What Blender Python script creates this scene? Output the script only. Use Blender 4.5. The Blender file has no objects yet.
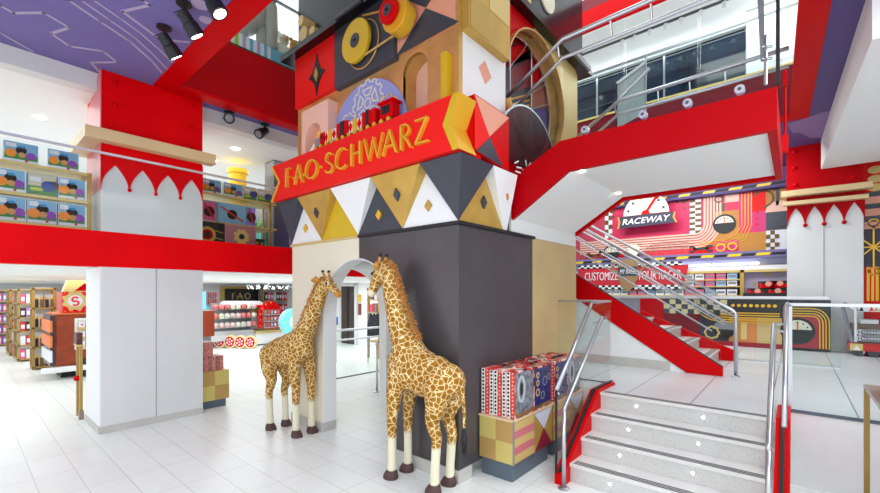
import bpy, bmesh, math, random
from mathutils import Vector, Matrix
random.seed(7)
R = math.radians
scn = bpy.context.scene
COL = scn.collection

# ------------------------------------------------------------------ survey helpers
# The photograph was surveyed once: camera 1.9 m up, building axes X (towards the right vanishing
# point) and Y (towards the left one).  A pixel seen on a KNOWN real plane becomes a point there.
F, HC, HY, CX = 414.0, 1.9, 293.0, 440.0
CA, SA = math.cos(R(40.6)), math.sin(R(40.6))
def ray(px, py):
    l = (px-CX)/F
    return (CA+SA*l, SA-CA*l, -(py-HY)/F)
def PZ(px, py, Z=0.0):
    a, b, k = ray(px, py); t = (Z-HC)/k; return (a*t, b*t, Z)
def PX(px, py, X):
    a, b, k = ray(px, py); t = X/a; return (X, b*t, HC+k*t)
def PY(px, py, Y):
    a, b, k = ray(px, py); t = Y/b; return (a*t, Y, HC+k*t)

# ------------------------------------------------------------------ materials
def lin(c):
    c = c/255.0
    return c/12.92 if c <= 0.04045 else ((c+0.055)/1.055)**2.4
def rgb(c): return (lin(c[0]), lin(c[1]), lin(c[2]), 1)
MATS = {}
def mat(name, c=None, rough=0.5, metal=0.0, emit=0.0, spec=0.5, noise=0.0, nscale=8.0, coat=0.0, bump=0.0, bscale=60.0):
    if name in MATS: return MATS[name]
    m = bpy.data.materials.new(name); m.use_nodes = True
    nt = m.node_tree; b = nt.nodes['Principled BSDF']
    b.inputs['Base Color'].default_value = rgb(c)
    b.inputs['Roughness'].default_value = rough
    b.inputs['Metallic'].default_value = metal
    b.inputs['Specular IOR Level'].default_value = spec
    b.inputs['Coat Weight'].default_value = coat
    if emit:
        b.inputs['Emission Color'].default_value = rgb(c)
        b.inputs['Emission Strength'].default_value = emit
    if noise or bump:
        tc = nt.nodes.new('ShaderNodeTexCoord')
        nz = nt.nodes.new('ShaderNodeTexNoise'); nz.inputs['Scale'].default_value = nscale
        nz.inputs['Detail'].default_value = 4
        nt.links.new(tc.outputs['Object'], nz.inputs['Vector'])
        if noise:
            rp = nt.nodes.new('ShaderNodeValToRGB')
            d = rgb([max(0, x*(1-noise)) for x in c]); e = rgb([min(255, x*(1+noise)) for x in c])
            rp.color_ramp.elements[0].color = d; rp.color_ramp.elements[1].color = e
            rp.color_ramp.elements[0].position = .3; rp.color_ramp.elements[1].position = .7
            nt.links.new(nz.outputs['Fac'], rp.inputs['Fac']); nt.links.new(rp.outputs['Color'], b.inputs['Base Color'])
        if bump:
            n2 = nt.nodes.new('ShaderNodeTexNoise'); n2.inputs['Scale'].default_value = bscale
            nt.links.new(tc.outputs['Object'], n2.inputs['Vector'])
            bp = nt.nodes.new('ShaderNodeBump'); bp.inputs['Strength'].default_value = bump; bp.inputs['Distance'].default_value = .01
            nt.links.new(n2.outputs['Fac'], bp.inputs['Height']); nt.links.new(bp.outputs['Normal'], b.inputs['Normal'])
    MATS[name] = m
    return m
def new_mat(name):
    m = bpy.data.materials.new(name); m.use_nodes = True; MATS[name] = m
    return m, m.node_tree, m.node_tree.nodes['Principled BSDF']

red = mat('red_lacquer', (206, 0, 8), .45, spec=.1)
redband = mat('red_band_paint', (234, 0, 10), .5, noise=.03, nscale=2, spec=.08)
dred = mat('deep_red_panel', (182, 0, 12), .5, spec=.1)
maroon = mat('maroon_panel', (118, 4, 28), .45, spec=.3)
signred = mat('sign_red', (238, 32, 28), .45, spec=.15)
letgold = mat('letter_gold', (234, 182, 48), .4, .25)
gold = mat('gold_paint', (196, 160, 82), .38, .3, noise=.04, nscale=3)
gold2 = mat('olive_gold', (198, 160, 76), .38, .3, noise=.05, nscale=4)
lgold = mat('light_gold', (218, 190, 122), .4, .2)
ygold = mat('yellow_gold', (226, 190, 40), .35, .25)
brass = mat('brushed_brass', (206, 166, 96), .35, .4, noise=.08, nscale=5)
copper = mat('brushed_copper', (218, 164, 104), .35, .4, noise=.07, nscale=4)
pink = mat('salmon_pink', (232, 160, 134), .5)
lpink = mat('pale_pink', (238, 190, 172), .5)
white = mat('white_paint', (238, 238, 240), .5)
wallw = mat('white_wall', (240, 241, 243), .55, noise=.01)
ceilw = mat('white_ceiling', (242, 242, 242), .7)
soffw = mat('soffit_white', (238, 238, 238), .6)
panelg = mat('pale_grey_panel', (220, 220, 222), .4, noise=.012, nscale=1.5)
charcoal = mat('charcoal_panel', (76, 72, 76), .3, .1, noise=.05, nscale=3)
navy = mat('navy_grey', (58, 62, 74), .45, noise=.06, nscale=5)
black = mat('black_gloss', (14, 14, 18), .15)
mblack = mat('black_matt', (22, 22, 26), .5)
cream = mat('cream_panel', (232, 224, 204), .5)
beige = mat('beige_gold_panel', (206, 180, 128), .42, .08, noise=.03, nscale=2)
purple = mat('purple_ceiling', (120, 110, 170), .7, spec=.2)
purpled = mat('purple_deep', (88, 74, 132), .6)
lilac = mat('lilac_line', (180, 164, 200), .6)
steel = mat('brushed_steel', (190, 192, 198), .28, .85)
chrome = mat('chrome', (215, 218, 222), .12, 1.0)
grey = mat('mid_grey', (130, 132, 138), .45)
dgrey = mat('dark_grey', (70, 72, 78), .4)
base_tile = mat('baseboard_tile', (196, 194, 190), .45, noise=.03, nscale=6)
slate = mat('slate_plinth', (92, 104, 118), .35, .2)
dgold = mat('shelf_gold', (178, 146, 82), .35, .45)
wood = mat('red_brown_wood', (150, 60, 26), .3, noise=.08, nscale=6)
hoofm = mat('hoof_brown', (82, 56, 54), .6, bump=.4)
lamp_on = mat('lamp_glow', (255, 250, 240), .5, emit=6.0)
led = mat('step_led', (235, 242, 255), .5, emit=8.0)
tube_on = mat('tube_glow', (235, 240, 255), .5, emit=3.0)
hot = mat('hot_pink', (232, 36, 96), .5)
hot2 = mat('rose_red', (226, 50, 66), .5)
magenta = mat('magenta', (214, 40, 118), .5)
orange = mat('amber_orange', (196, 132, 50), .5)
brown = mat('dark_brown', (110, 76, 30), .5)
yellow = mat('bright_yellow', (246, 200, 20), .4)
blue = mat('toy_blue', (40, 140, 200), .4)
sky = mat('box_sky_blue', (132, 180, 214), .4)
green = mat('box_green', (70, 132, 60), .45)
torange = mat('ball_orange', (240, 140, 30), .35)
tpurple = mat('ball_purple', (140, 60, 170), .35)
teal = mat('turquoise', (110, 200, 205), .4)
violet = mat('periwinkle', (150, 156, 218), .5)
boxred = mat('box_red', (200, 44, 44), .4)
boxgrey = mat('box_art_grey', (104, 110, 118), .35, noise=.45, nscale=16)
boxblue = mat('box_art_blue', (34, 44, 96), .3, noise=.5, nscale=20)
boxbrown = mat('box_brown', (86, 40, 38), .4, noise=.3, nscale=20)
boxwhite = mat('box_white', (228, 228, 236), .4)
boxpink = mat('box_pink', (224, 96, 140), .4)
boxlil = mat('box_lilac', (140, 110, 190), .4, noise=.3, nscale=12)

def glassm(name, tint, alpha, rough=.02, refl=.5):
    m, nt, b = new_mat(name)
    out = nt.nodes['Material Output']
    tr = nt.nodes.new('ShaderNodeBsdfTransparent'); tr.inputs['Color'].default_value = tint
    gl = nt.nodes.new('ShaderNodeBsdfGlossy'); gl.inputs['Roughness'].default_value = rough
    gl.inputs['Color'].default_value = (1, 1, 1, 1)
    lw = nt.nodes.new('ShaderNodeLayerWeight'); lw.inputs['Blend'].default_value = .5
    pw = nt.nodes.new('ShaderNodeMath'); pw.operation = 'POWER'; pw.inputs[1].default_value = 3.5
    mr = nt.nodes.new('ShaderNodeMapRange'); mr.inputs['To Min'].default_value = alpha; mr.inputs['To Max'].default_value = refl
    nt.links.new(lw.outputs['Facing'], pw.inputs[0]); nt.links.new(pw.outputs[0], mr.inputs['Value'])
    mx = nt.nodes.new('ShaderNodeMixShader')
    nt.links.new(mr.outputs['Result'], mx.inputs['Fac']); nt.links.new(tr.outputs[0], mx.inputs[1]); nt.links.new(gl.outputs[0], mx.inputs[2])
    nt.links.new(mx.outputs[0], out.inputs['Surface'])
    return m
glass = glassm('clear_glass', (.955, .98, .975, 1), .004, refl=.3)
glassp = glassm('plum_glass', (.5, .22, .34, 1), .03, .3, refl=.2)
clearbag = glassm('clear_plastic', (.9, .9, .92, 1), .12, .2, refl=.5)

def floor_mat(name, bw, rh, offx, offy, mortar, c1, c2, cm, rough, swap=True, shift=0.0):
    m, nt, b = new_mat(name)
    g = nt.nodes.new('ShaderNodeNewGeometry')
    sp = nt.nodes.new('ShaderNodeSeparateXYZ'); nt.links.new(g.outputs['Position'], sp.inputs[0])
    ax = nt.nodes.new('ShaderNodeMath'); ax.inputs[1].default_value = -offx
    ay = nt.nodes.new('ShaderNodeMath'); ay.inputs[1].default_value = -offy
    nt.links.new(sp.outputs['X'], ax.inputs[0]); nt.links.new(sp.outputs['Y'], ay.inputs[0])
    cb = nt.nodes.new('ShaderNodeCombineXYZ')
    nt.links.new((ay if swap else ax).outputs[0], cb.inputs['X']); nt.links.new((ax if swap else ay).outputs[0], cb.inputs['Y'])
    br = nt.nodes.new('ShaderNodeTexBrick'); br.offset = shift; br.squash = 1
    br.inputs['Scale'].default_value = 1; br.inputs['Brick Width'].default_value = bw; br.inputs['Row Height'].default_value = rh
    br.inputs['Mortar Size'].default_value = mortar; br.inputs['Mortar Smooth'].default_value = .3
    br.inputs['Color1'].default_value = rgb(c1); br.inputs['Color2'].default_value = rgb(c2); br.inputs['Mortar'].default_value = rgb(cm)
    nt.links.new(cb.outputs[0], br.inputs['Vector'])
    nz = nt.nodes.new('ShaderNodeTexNoise'); nz.inputs['Scale'].default_value = 2.2; nz.inputs['Detail'].default_value = 6
    sc = nt.nodes.new('ShaderNodeVectorMath'); sc.operation = 'MULTIPLY'; sc.inputs[1].default_value = (5, 1, 1)
    nt.links.new(g.outputs['Position'], sc.inputs[0]); nt.links.new(sc.outputs[0], nz.inputs['Vector'])
    rp = nt.nodes.new('ShaderNodeMapRange'); rp.inputs['To Min'].default_value = .96; rp.inputs['To Max'].default_value = 1.03
    nt.links.new(nz.outputs['Fac'], rp.inputs['Value'])
    mu = nt.nodes.new('ShaderNodeVectorMath'); mu.operation = 'SCALE'
    nt.links.new(br.outputs['Color'], mu.inputs[0]); nt.links.new(rp.outputs['Result'], mu.inputs['Scale'])
    nt.links.new(mu.outputs[0], b.inputs['Base Color'])
    b.inputs['Roughness'].default_value = rough; b.inputs['Specular IOR Level'].default_value = .4
    return m
floorm = floor_mat('pale_floor_tile', .651, .3195, 1.148, 3.945, .0035, (240, 243, 241), (236, 239, 237), (196, 198, 196), .32)
landm = floor_mat('landing_tile', 3.0, .64, 4.4, 1.47, .0055, (212, 216, 219), (208, 212, 216), (84, 84, 84), .28, swap=False)

def terrazzo():
    m, nt, b = new_mat('terrazzo_step')
    tc = nt.nodes.new('ShaderNodeTexCoord')
    v = nt.nodes.new('ShaderNodeTexVoronoi'); v.inputs['Scale'].default_value = 55
    nt.links.new(tc.outputs['Object'], v.inputs['Vector'])
    rp = nt.nodes.new('ShaderNodeValToRGB'); e = rp.color_ramp.elements
    e[0].position = .0; e[0].color = rgb((120, 116, 114)); e[1].position = .28; e[1].color = rgb((206, 204, 201))
    nt.links.new(v.outputs['Distance'], rp.inputs['Fac']); nt.links.new(rp.outputs['Color'], b.inputs['Base Color'])
    b.inputs['Roughness'].default_value = .3
    return m
terr = terrazzo()

def giraffe_mat(name, sock, headlow, scale):
    """brown patches split by cream lines; creamy socks below sock height"""
    m, nt, b = new_mat(name)
    tc = nt.nodes.new('ShaderNodeTexCoord')
    nz = nt.nodes.new('ShaderNodeTexNoise'); nz.inputs['Scale'].default_value = 9; nz.inputs['Detail'].default_value = 3
    nt.links.new(tc.outputs['Object'], nz.inputs['Vector'])
    mixv = nt.nodes.new('ShaderNodeVectorMath'); mixv.operation = 'MULTIPLY_ADD'
    mixv.inputs[1].default_value = (.05, .05, .05)
    nt.links.new(nz.outputs['Color'], mixv.inputs[0]); nt.links.new(tc.outputs['Object'], mixv.inputs[2])
    v = nt.nodes.new('ShaderNodeTexVoronoi'); v.feature = 'DISTANCE_TO_EDGE'; v.inputs['Scale'].default_value = scale
    nt.links.new(mixv.outputs[0], v.inputs['Vector'])
    rp = nt.nodes.new('ShaderNodeValToRGB'); e = rp.color_ramp.elements
    e[0].position = .03; e[0].color = rgb((240, 222, 176)); e[1].position = .062; e[1].color = rgb((178, 128, 46))
    x = rp.color_ramp.elements.new(.3); x.color = rgb((150, 102, 32))
    nt.links.new(v.outputs['Distance'], rp.inputs['Fac'])
    sp = nt.nodes.new('ShaderNodeSeparateXYZ'); nt.links.new(tc.outputs['Object'], sp.inputs[0])
    ad = nt.nodes.new('ShaderNodeMath'); ad.operation = 'MULTIPLY_ADD'; ad.inputs[1].default_value = .06
    nt.links.new(nz.outputs['Fac'], ad.inputs[0]); nt.links.new(sp.outputs['Z'], ad.inputs[2])
    mr = nt.nodes.new('ShaderNodeMapRange'); mr.inputs['From Min'].default_value = sock+.02; mr.inputs['From Max'].default_value = sock+.06
    nt.links.new(ad.outputs[0], mr.inputs['Value'])
    mx = nt.nodes.new('ShaderNodeMix'); mx.data_type = 'RGBA'
    mx.inputs['A'].default_value = rgb((232, 226, 200))
    nt.links.new(mr.outputs['Result'], mx.inputs['Factor']); nt.links.new(rp.outputs['Color'], mx.inputs['B'])
    nt.links.new(mx.outputs['Result'], b.inputs['Base Color'])
    b.inputs['Roughness'].default_value = .85; b.inputs['Specular IOR Level'].default_value = .15
    n2 = nt.nodes.new('ShaderNodeTexNoise'); n2.inputs['Scale'].default_value = 160; n2.inputs['Detail'].default_value = 2
    nt.links.new(tc.outputs['Object'], n2.inputs['Vector'])
    bp = nt.nodes.new('ShaderNodeBump'); bp.inputs['Strength'].default_value = .35; bp.inputs['Distance'].default_value = .01
    nt.links.new(n2.outputs['Fac'], bp.inputs['Height']); nt.links.new(bp.outputs['Normal'], b.inputs['Normal'])
    return m
gfur = giraffe_mat('giraffe_coat', .42, 2, 18.5)
ghead = mat('giraffe_face_tan', (196, 140, 64), .85, noise=.2, nscale=30, bump=.4, bscale=150)
gcream = mat('giraffe_cream', (236, 226, 196), .85, bump=.4, bscale=150)
gmane = mat('giraffe_mane', (186, 128, 66), .9, noise=.25, nscale=40, bump=.8, bscale=120)
gdark = mat('dark_fur', (52, 36, 30), .85)

# ------------------------------------------------------------------ object helpers
def tag(o, label=None, cat=None, group=None, kind=None):
    if label: o['label'] = label
    if cat: o['category'] = cat
    if group: o['group'] = group
    if kind: o['kind'] = kind
    return o
def thing(name, label, cat, loc=(0, 0, 0), group=None, kind=None):
    o = bpy.data.objects.new(name, None); COL.objects.link(o)
    o.location = loc; o.empty_display_size = .1
    tag(o, label, cat, group, kind)
    return o
class MB:
    def __init__(s): s.v = []; s.f = []; s.m = []; s.ms = []
    def mi(s, m):
        if m not in s.ms: s.ms.append(m)
        return s.ms.index(m)
    def add(s, vs, fs, m):
        k = len(s.v); i = s.mi(m)
        s.v += [tuple(x) for x in vs]
        for f in fs: s.f.append([k+j for j in f]); s.m.append(i)
        return s
    def box(s, x0, x1, y0, y1, z0, z1, m):
        if x0 > x1: x0, x1 = x1, x0
        if y0 > y1: y0, y1 = y1, y0
        if z0 > z1: z0, z1 = z1, z0
        vs = [(x0,y0,z0),(x1,y0,z0),(x1,y1,z0),(x0,y1,z0),(x0,y0,z1),(x1,y0,z1),(x1,y1,z1),(x0,y1,z1)]
        return s.add(vs, [(0,3,2,1),(4,5,6,7),(0,1,5,4),(1,2,6,5),(2,3,7,6),(3,0,4,7)], m)
    def prism(s, pts, ext, m):
        """pts: 3-D polygon; ext: extrusion vector"""
        n = len(pts); e = Vector(ext); P = [Vector(p) for p in pts]
        nrm = Vector((0,0,0))
        for i in range(n): nrm += P[i].cross(P[(i+1)%n])
        if nrm.dot(e) > 0: P.reverse()
        vs = P+[p+e for p in P]
        fs = [tuple(range(n)), tuple(range(2*n-1, n-1, -1))]
        for i in range(n):
            j = (i+1) % n; fs.append((j, i, n+i, n+j))
        return s.add(vs, fs, m)
    def tube(s, pts, r, m, n=8, cap=True, sy=1.0):
        P = [Vector(p) for p in pts]; k = len(P)
        rs = r if isinstance(r, (list, tuple)) else [r]*k
        vs = []; prev = None
        for i in range(k):
            d = (P[min(i+1, k-1)]-P[max(i-1, 0)])
            d = d.normalized() if d.length > 1e-9 else Vector((0,0,1))
            if prev is None:
                up = Vector((0,0,1)) if abs(d.z) < .9 else Vector((1,0,0))
                a = d.cross(up).normalized()
            else:
                a = (prev-d*prev.dot(d)).normalized()
            b = d.cross(a).normalized(); prev = a
            for j in range(n):
                t = 2*math.pi*j/n
                vs.append(P[i]+a*math.cos(t)*rs[i]*sy+b*math.sin(t)*rs[i])
        fs = []
        for i in range(k-1):
            for j in range(n):
                q = (j+1) % n
                fs.append((i*n+j, i*n+q, (i+1)*n+q, (i+1)*n+j))
        if cap: fs.append(tuple(range(n-1, -1, -1))); fs.append(tuple((k-1)*n+j for j in range(n)))
        return s.add(vs, fs, m)
    def lathe(s, prof, c, m, n=24, axis='Z'):
        """prof: (r, h) list from low to high"""
        c = Vector(c); vs = []
        for r, h in prof:
            for j in range(n):
                t = 2*math.pi*j/n; x, y = r*math.cos(t), r*math.sin(t)
                vs.append(c+(Vector((x,y,h)) if axis == 'Z' else Vector((h,x,y)) if axis == 'X' else Vector((x,h,y))))
        k = len(prof); fs = []
        for i in range(k-1):
            for j in range(n):
                q = (j+1) % n; f = (i*n+j, i*n+q, (i+1)*n+q, (i+1)*n+j)
                fs.append(f if axis != 'Y' else f[::-1])
        fs.append(tuple(range(n-1, -1, -1)) if axis != 'Y' else tuple(range(n))); e = tuple((k-1)*n+j for j in range(n)); fs.append(e if axis != 'Y' else e[::-1])
        return s.add(vs, fs, m)
    def ball(s, c, r, m, n=12, sx=1, sy=1, sz=1):
        c = Vector(c); k = max(4, n//2); vs = [c+Vector((0,0,-r*sz))]
        for i in range(1, k):
            a = -math.pi/2+math.pi*i/k
            for j in range(n):
                t = 2*math.pi*j/n
                vs.append(c+Vector((sx*r*math.cos(a)*math.cos(t), sy*r*math.cos(a)*math.sin(t), sz*r*math.sin(a))))
        vs.append(c+Vector((0,0,r*sz))); fs = []
        for j in range(n):
            q = (j+1) % n; fs.append((0, 1+q, 1+j)); fs.append((len(vs)-1, 1+(k-2)*n+j, 1+(k-2)*n+q))
        for i in range(k-2):
            for j in range(n):
                q = (j+1) % n; fs.append((1+i*n+j, 1+i*n+q, 1+(i+1)*n+q, 1+(i+1)*n+j))
        return s.add(vs, fs, m)
    def build(s, name, parent=None, label=None, cat=None, group=None, kind=None, bevel=0, smooth=False):
        me = bpy.data.meshes.new(name); me.from_pydata(s.v, [], s.f)
        for m in s.ms: me.materials.append(m)
        me.polygons.foreach_set('material_index', s.m)
        if smooth: me.polygons.foreach_set('use_smooth', [True]*len(s.f))
        me.update()
        o = bpy.data.objects.new(name, me); COL.objects.link(o)
        if parent:
            o.parent = parent
            off = Vector(parent.location) if parent.parent is None else Vector((0, 0, 0))
            # parts are authored in building coordinates
            o.matrix_parent_inverse = Matrix.Translation(-off)
        if bevel:
            b = o.modifiers.new('bevel', 'BEVEL'); b.width = bevel; b.segments = 2; b.limit_method = 'ANGLE'
        tag(o, label, cat, group, kind)
        return o
def copy_tree(o, delta, label=None, group=None, parent=None):
    c = o.copy(); COL.objects.link(c)
    if parent is None:
        c.location = Vector(o.location)+Vector(delta)
        if label: c['label'] = label
        if group: c['group'] = group
    else: c.parent = parent; c.matrix_parent_inverse = o.matrix_parent_inverse.copy()
    for ch in [x for x in o.children]: copy_tree(ch, None, parent=c)
    return c
class Fr:
    """a wall plane facing the visitor: axis X or Y at val; 2-D coords (a, z)"""
    def __init__(s, ax, val): s.ax = ax; s.val = val
    def i(s, px, py, off=0):
        p = PX(px, py, s.val-off) if s.ax == 'X' else PY(px, py, s.val-off)
        return (p[1], p[2]) if s.ax == 'X' else (p[0], p[2])
    def p(s, a, z, off=0):
        return (s.val-off, a, z) if s.ax == 'X' else (a, s.val-off, z)
    def slab(s, mb, poly, off, th, m):
        """front face stands off in front of the plane, th thick"""
        e = (th, 0, 0) if s.ax == 'X' else (0, th, 0)
        return mb.prism([s.p(a, z, off) for a, z in poly], e, m)
    def pslab(s, mb, pix, off, th, m): return s.slab(mb, [s.i(x, y, off) for x, y in pix], off, th, m)
    def rect(s, mb, a0, a1, z0, z1, off, th, m): return s.slab(mb, [(a0,z0),(a1,z0),(a1,z1),(a0,z1)], off, th, m)
    def disc(s, mb, a, z, r, off, th, m, n=28, a0=0, a1=360, rz=None):
        rz = rz or r; full = abs(a1-a0) >= 360
        pts = [(a+r*math.cos(R(a0+(a1-a0)*k/n)), z+rz*math.sin(R(a0+(a1-a0)*k/n))) for k in range(n if full else n+1)]
        return s.slab(mb, pts, off, th, m)
    def stroke(s, mb, pts, w, off, th, m, closed=False):
        P = [Vector(p) for p in pts]; n = len(P)
        L = []; Rr = []
        for i in range(n):
            if closed: a, b = P[(i-1)%n], P[(i+1)%n]
            else: a, b = P[max(0,i-1)], P[min(n-1,i+1)]
            d1 = (P[i]-a) if (P[i]-a).length > 1e-9 else (b-P[i]); d2 = (b-P[i]) if (b-P[i]).length > 1e-9 else d1
            d1 = d1.normalized(); d2 = d2.normalized()
            n1 = Vector((-d1.y, d1.x)); n2 = Vector((-d2.y, d2.x)); nn = (n1+n2)
            nn = nn.normalized() if nn.length > 1e-6 else n1
            k = w/2/max(.35, nn.dot(n1))
            L.append(P[i]+nn*k); Rr.append(P[i]-nn*k)
        for i in range(n if closed else n-1):
            j = (i+1) % n
            s.slab(mb, [tuple(L[i]), tuple(L[j]), tuple(Rr[j]), tuple(Rr[i])], off, th, m)
        return mb
    def arc(s, mb, a, z, r, w, a0, a1, off, th, m, n=16, rz=None):
        rz = rz or r
        return s.stroke(mb, [(a+r*math.cos(R(a0+(a1-a0)*k/n)), z+rz*math.sin(R(a0+(a1-a0)*k/n))) for k in range(n+1)], w, off, th, m)
def text_part(name, body, fr, a0, a1, z, h, off, depth, m, parent, shear=0.0, bold=0.0):
    """real lettering spanning a0..a1 (left to right as read), baseline z, cap height h"""
    cu = bpy.data.curves.new(name, 'FONT'); cu.body = body; cu.extrude = .5; cu.shear = shear; cu.offset = bold
    cu.resolution_u = 3
    o = bpy.data.objects.new(name, cu); COL.objects.link(o)
    dg = bpy.context.evaluated_depsgraph_get()
    me = bpy.data.meshes.new_from_object(o.evaluated_get(dg)); COL.objects.unlink(o); bpy.data.objects.remove(o)
    xs = [v.co.x for v in me.vertices]; ys = [v.co.y for v in me.vertices]
    x0, x1, y0, y1 = min(xs), max(xs), min(ys), max(ys)
    for v in me.vertices:
        a = a0+(v.co.x-x0)/(x1-x0)*(a1-a0); zz = z+(v.co.y-y0)/(y1-y0)*h
        v.co = fr.p(a, zz, off+depth*(v.co.z+.5)-0)
    me.materials.clear(); me.materials.append(m)
    if fr.ax == 'X': pass
    n = bpy.data.objects.new(name, me); COL.objects.link(n); n.parent = parent
    n.matrix_parent_inverse = Matrix.Translation(-Vector(parent.location) if parent.parent is None else Vector((0, 0, 0)))
    return n
# ================================================================== SETTING
LZ = .744
TOPZ = 4.93
def struct(mb, name, parent=None): return mb.build(name, parent, kind='structure')
struct(MB().box(-4, 16, -6, 26, -.12, 0, floorm), 'floor')
lb = MB().box(5.42, 16, -6, 2.53, 0, LZ, landm).box(4.92, 5.42, .13, 1.72, 0, LZ, landm).box(6.2, 16, 2.53, 5.6, 0, LZ, landm)
struct(lb, 'landing_floor')
struct(MB().box(5.405, 5.42, -6, .13, 0, LZ-.02, wallw).box(5.405, 5.42, 1.72, 2.53, 0, LZ-.02, wallw), 'wall_landing')
# ground floor room behind the atrium
struct(MB().box(-4, 13, 7.3, 26, 2.26, 2.66, ceilw), 'ceiling_under_mezzanine')
struct(MB().box(-4, 9.6, 24, 24.2, 0, 2.26, wallw), 'wall_back')
struct(MB().box(9.6, 9.8, 8.0, 24, 0, 2.26, wallw), 'wall_lift')
struct(MB().box(3.0, 9.6, 18.0, 18.15, 0, 2.26, wallw), 'wall_candy')
struct(MB().box(-4, 6.4, 7.1, 7.3, 2.255, 2.735, redband), 'trim_1')
struct(MB().box(-4, 13, 7.3, 16, 2.66, 2.72, panelg), 'floor_mezzanine')
struct(MB().box(-4, 13, 7.3, 7.5, 4.70, TOPZ, panelg).box(-4, 13, 7.5, 16, 4.70, 4.80, ceilw), 'ceiling_mezzanine')
struct(MB().box(-4, 13, 16, 16.2, 2.7, 4.8, wallw), 'wall_mezzanine')
# purple ceiling round the atrium opening, with the lilac road lines painted on it
oB = PZ(832, 0, 4.9); oC = PZ(808.7, 117.5, 4.9); iB = PZ(798.7, 0, 4.9); iC = PZ(789, 117.5, 4.9)
ox = oC[0]
cm = MB()
def cq(p, m=purple, z0=TOPZ, z1=TOPZ+.05): cm.prism([(x, y, z0) for x, y in p], (0, 0, z1-z0), m)
cq([(-4, -6), (1.85, -6), (1.85, 7.3), (-4, 7.3)])
cq([(1.85, 7.05), (ox, 7.05), (ox, 7.3), (1.85, 7.3)])
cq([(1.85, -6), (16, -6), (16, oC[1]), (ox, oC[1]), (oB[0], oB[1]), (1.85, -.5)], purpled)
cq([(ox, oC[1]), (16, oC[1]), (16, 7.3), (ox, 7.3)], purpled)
struct(cm, 'ceiling')
ln = MB()
def cl(pts, w, m=lilac, s=4.0, ox_=0, oy_=0):
    q = [PZ(ox_+x/s, oy_+y/s, TOPZ)[:2] for x, y in pts]
    P = [Vector(a) for a in q]
    for a, b in zip(P[:-1], P[1:]):
        d = (b-a).normalized(); n = Vector((-d.y, d.x))*w/2; e = d*w*.35
        ln.prism([(*(a+n-e), TOPZ-.004), (*(b+n+e), TOPZ-.004), (*(b-n+e), TOPZ-.004), (*(a-n-e), TOPZ-.004)], (0, 0, .006), m)
cl([(-60,-12),(0,20),(55,52),(175,50),(278,110),(205,133),(280,185),(415,205),(468,248),(365,250),(395,285)], .035)
cl([(-80,84),(0,130),(130,205)], .03)
cl([(240,-30),(275,0),(400,85),(520,165),(605,240),(648,290)], .032)
cl([(290,-30),(325,0),(440,80),(540,150),(610,215),(668,275)], .024)
cl([(340,-30),(375,0),(480,72),(560,130),(640,200),(690,250)], .024)
cl([(540,-25),(570,0),(600,20),(490,45),(625,145)], .035)
cl([(665,160),(755,168)], .035)
for (x, y, r) in ((800, 18, .085), (825, 80, .07), (790,-40,.1)):
    c = PZ(x/4, y/4, TOPZ)
    ln.prism([(c[0]+r*math.cos(t*math.pi/10), c[1]+r*math.sin(t*math.pi/10), TOPZ-.004) for t in range(20)], (0,0,.006), lilac)
bl = [(510,95),(560,80),(640,52),(688,40),(668,100),(645,150),(600,150),(560,130),(530,132)]
ln.prism([(*PZ(660+x/4, 100+y/4, TOPZ)[:2], TOPZ-.004) for x, y in bl], (0,0,.006), mat('lilac_blob', (140, 116, 168), .6))
struct(ln, 'ceiling_road_pattern')
# red border and fascias of the opening
rs = MB()
def rq(p, z0=4.9, z1=TOPZ+.02, m=red): rs.prism([(x, y, z0) for x, y in p], (0, 0, z1-z0), m)
rq([(1.85, oB[1]+.1), (2.11, oB[1]+.4), (2.11, 6.80), (1.85, 7.05)])
rq([(1.85, 7.05), (2.11, 6.80), (ox-.25, 6.80), (ox, 7.05)])
rq([(oC[0], oC[1]), (iC[0], iC[1]), (iB[0], iB[1]), (1.9, -.1), (1.85, -.36), (oB[0], oB[1])])
rq([(iC[0], iC[1]), (oC[0], oC[1]), (ox, 7.05), (ox-.15, 6.8)])
struct(rs, 'trim_2')
struct(MB().box(2.11, 9.4, 6.805, 6.86, 4.955, 5.86, dred).box(2.05, 2.105, -.1, 6.8, 4.955, 5.86, dred), 'trim_3')
mt = MB().box(9.42, 9.5, -.2, 6.86, 4.95, 5.86, maroon)
mt.box(9.4, 9.5, -.2, 6.86, 5.86, 5.90, mat('gold_edge', (236, 214, 130), .4))
struct(mt, 'trim_4')
# third floor seen through the opening
struct(MB().box(-4, 2.05, -6, 13, 5.0, 5.86, panelg).box(2.05, 9.5, 6.86, 13, 5.0, 5.86, panelg).box(9.5, 16, -6, 13, 5.0, 5.86, panelg).box(2.05, 9.5, -6, -.25, 5.0, 5.86, panelg), 'floor_upper')
struct(MB().box(-4, 16, 12, 12.2, 5.86, 8.1, wallw).box(14, 14.2, -6, 12, 5.86, 8.1, wallw), 'wall_upper')
struct(MB().box(-4, 2.1, -6, 12, 8.0, 8.1, ceilw).box(9.6, 14.2, -6, 12, 8.0, 8.1, ceilw).box(2.1, 9.6, 6.9, 12, 8.0, 8.1, ceilw), 'ceiling_upper')
tf = MB().box(9.5, 9.6, -.2, 6.9, 7.98, 8.45, red).box(9.5, 9.6, -.2, 6.9, 8.45, 8.72, maroon).box(9.5, 9.6, -.2, 6.9, 8.72, 9.4, panelg)
struct(tf, 'trim_5')
struct(MB().box(-4, 16, -6, 12, 10.4, 10.5, ceilw), 'ceiling_roof')
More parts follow.
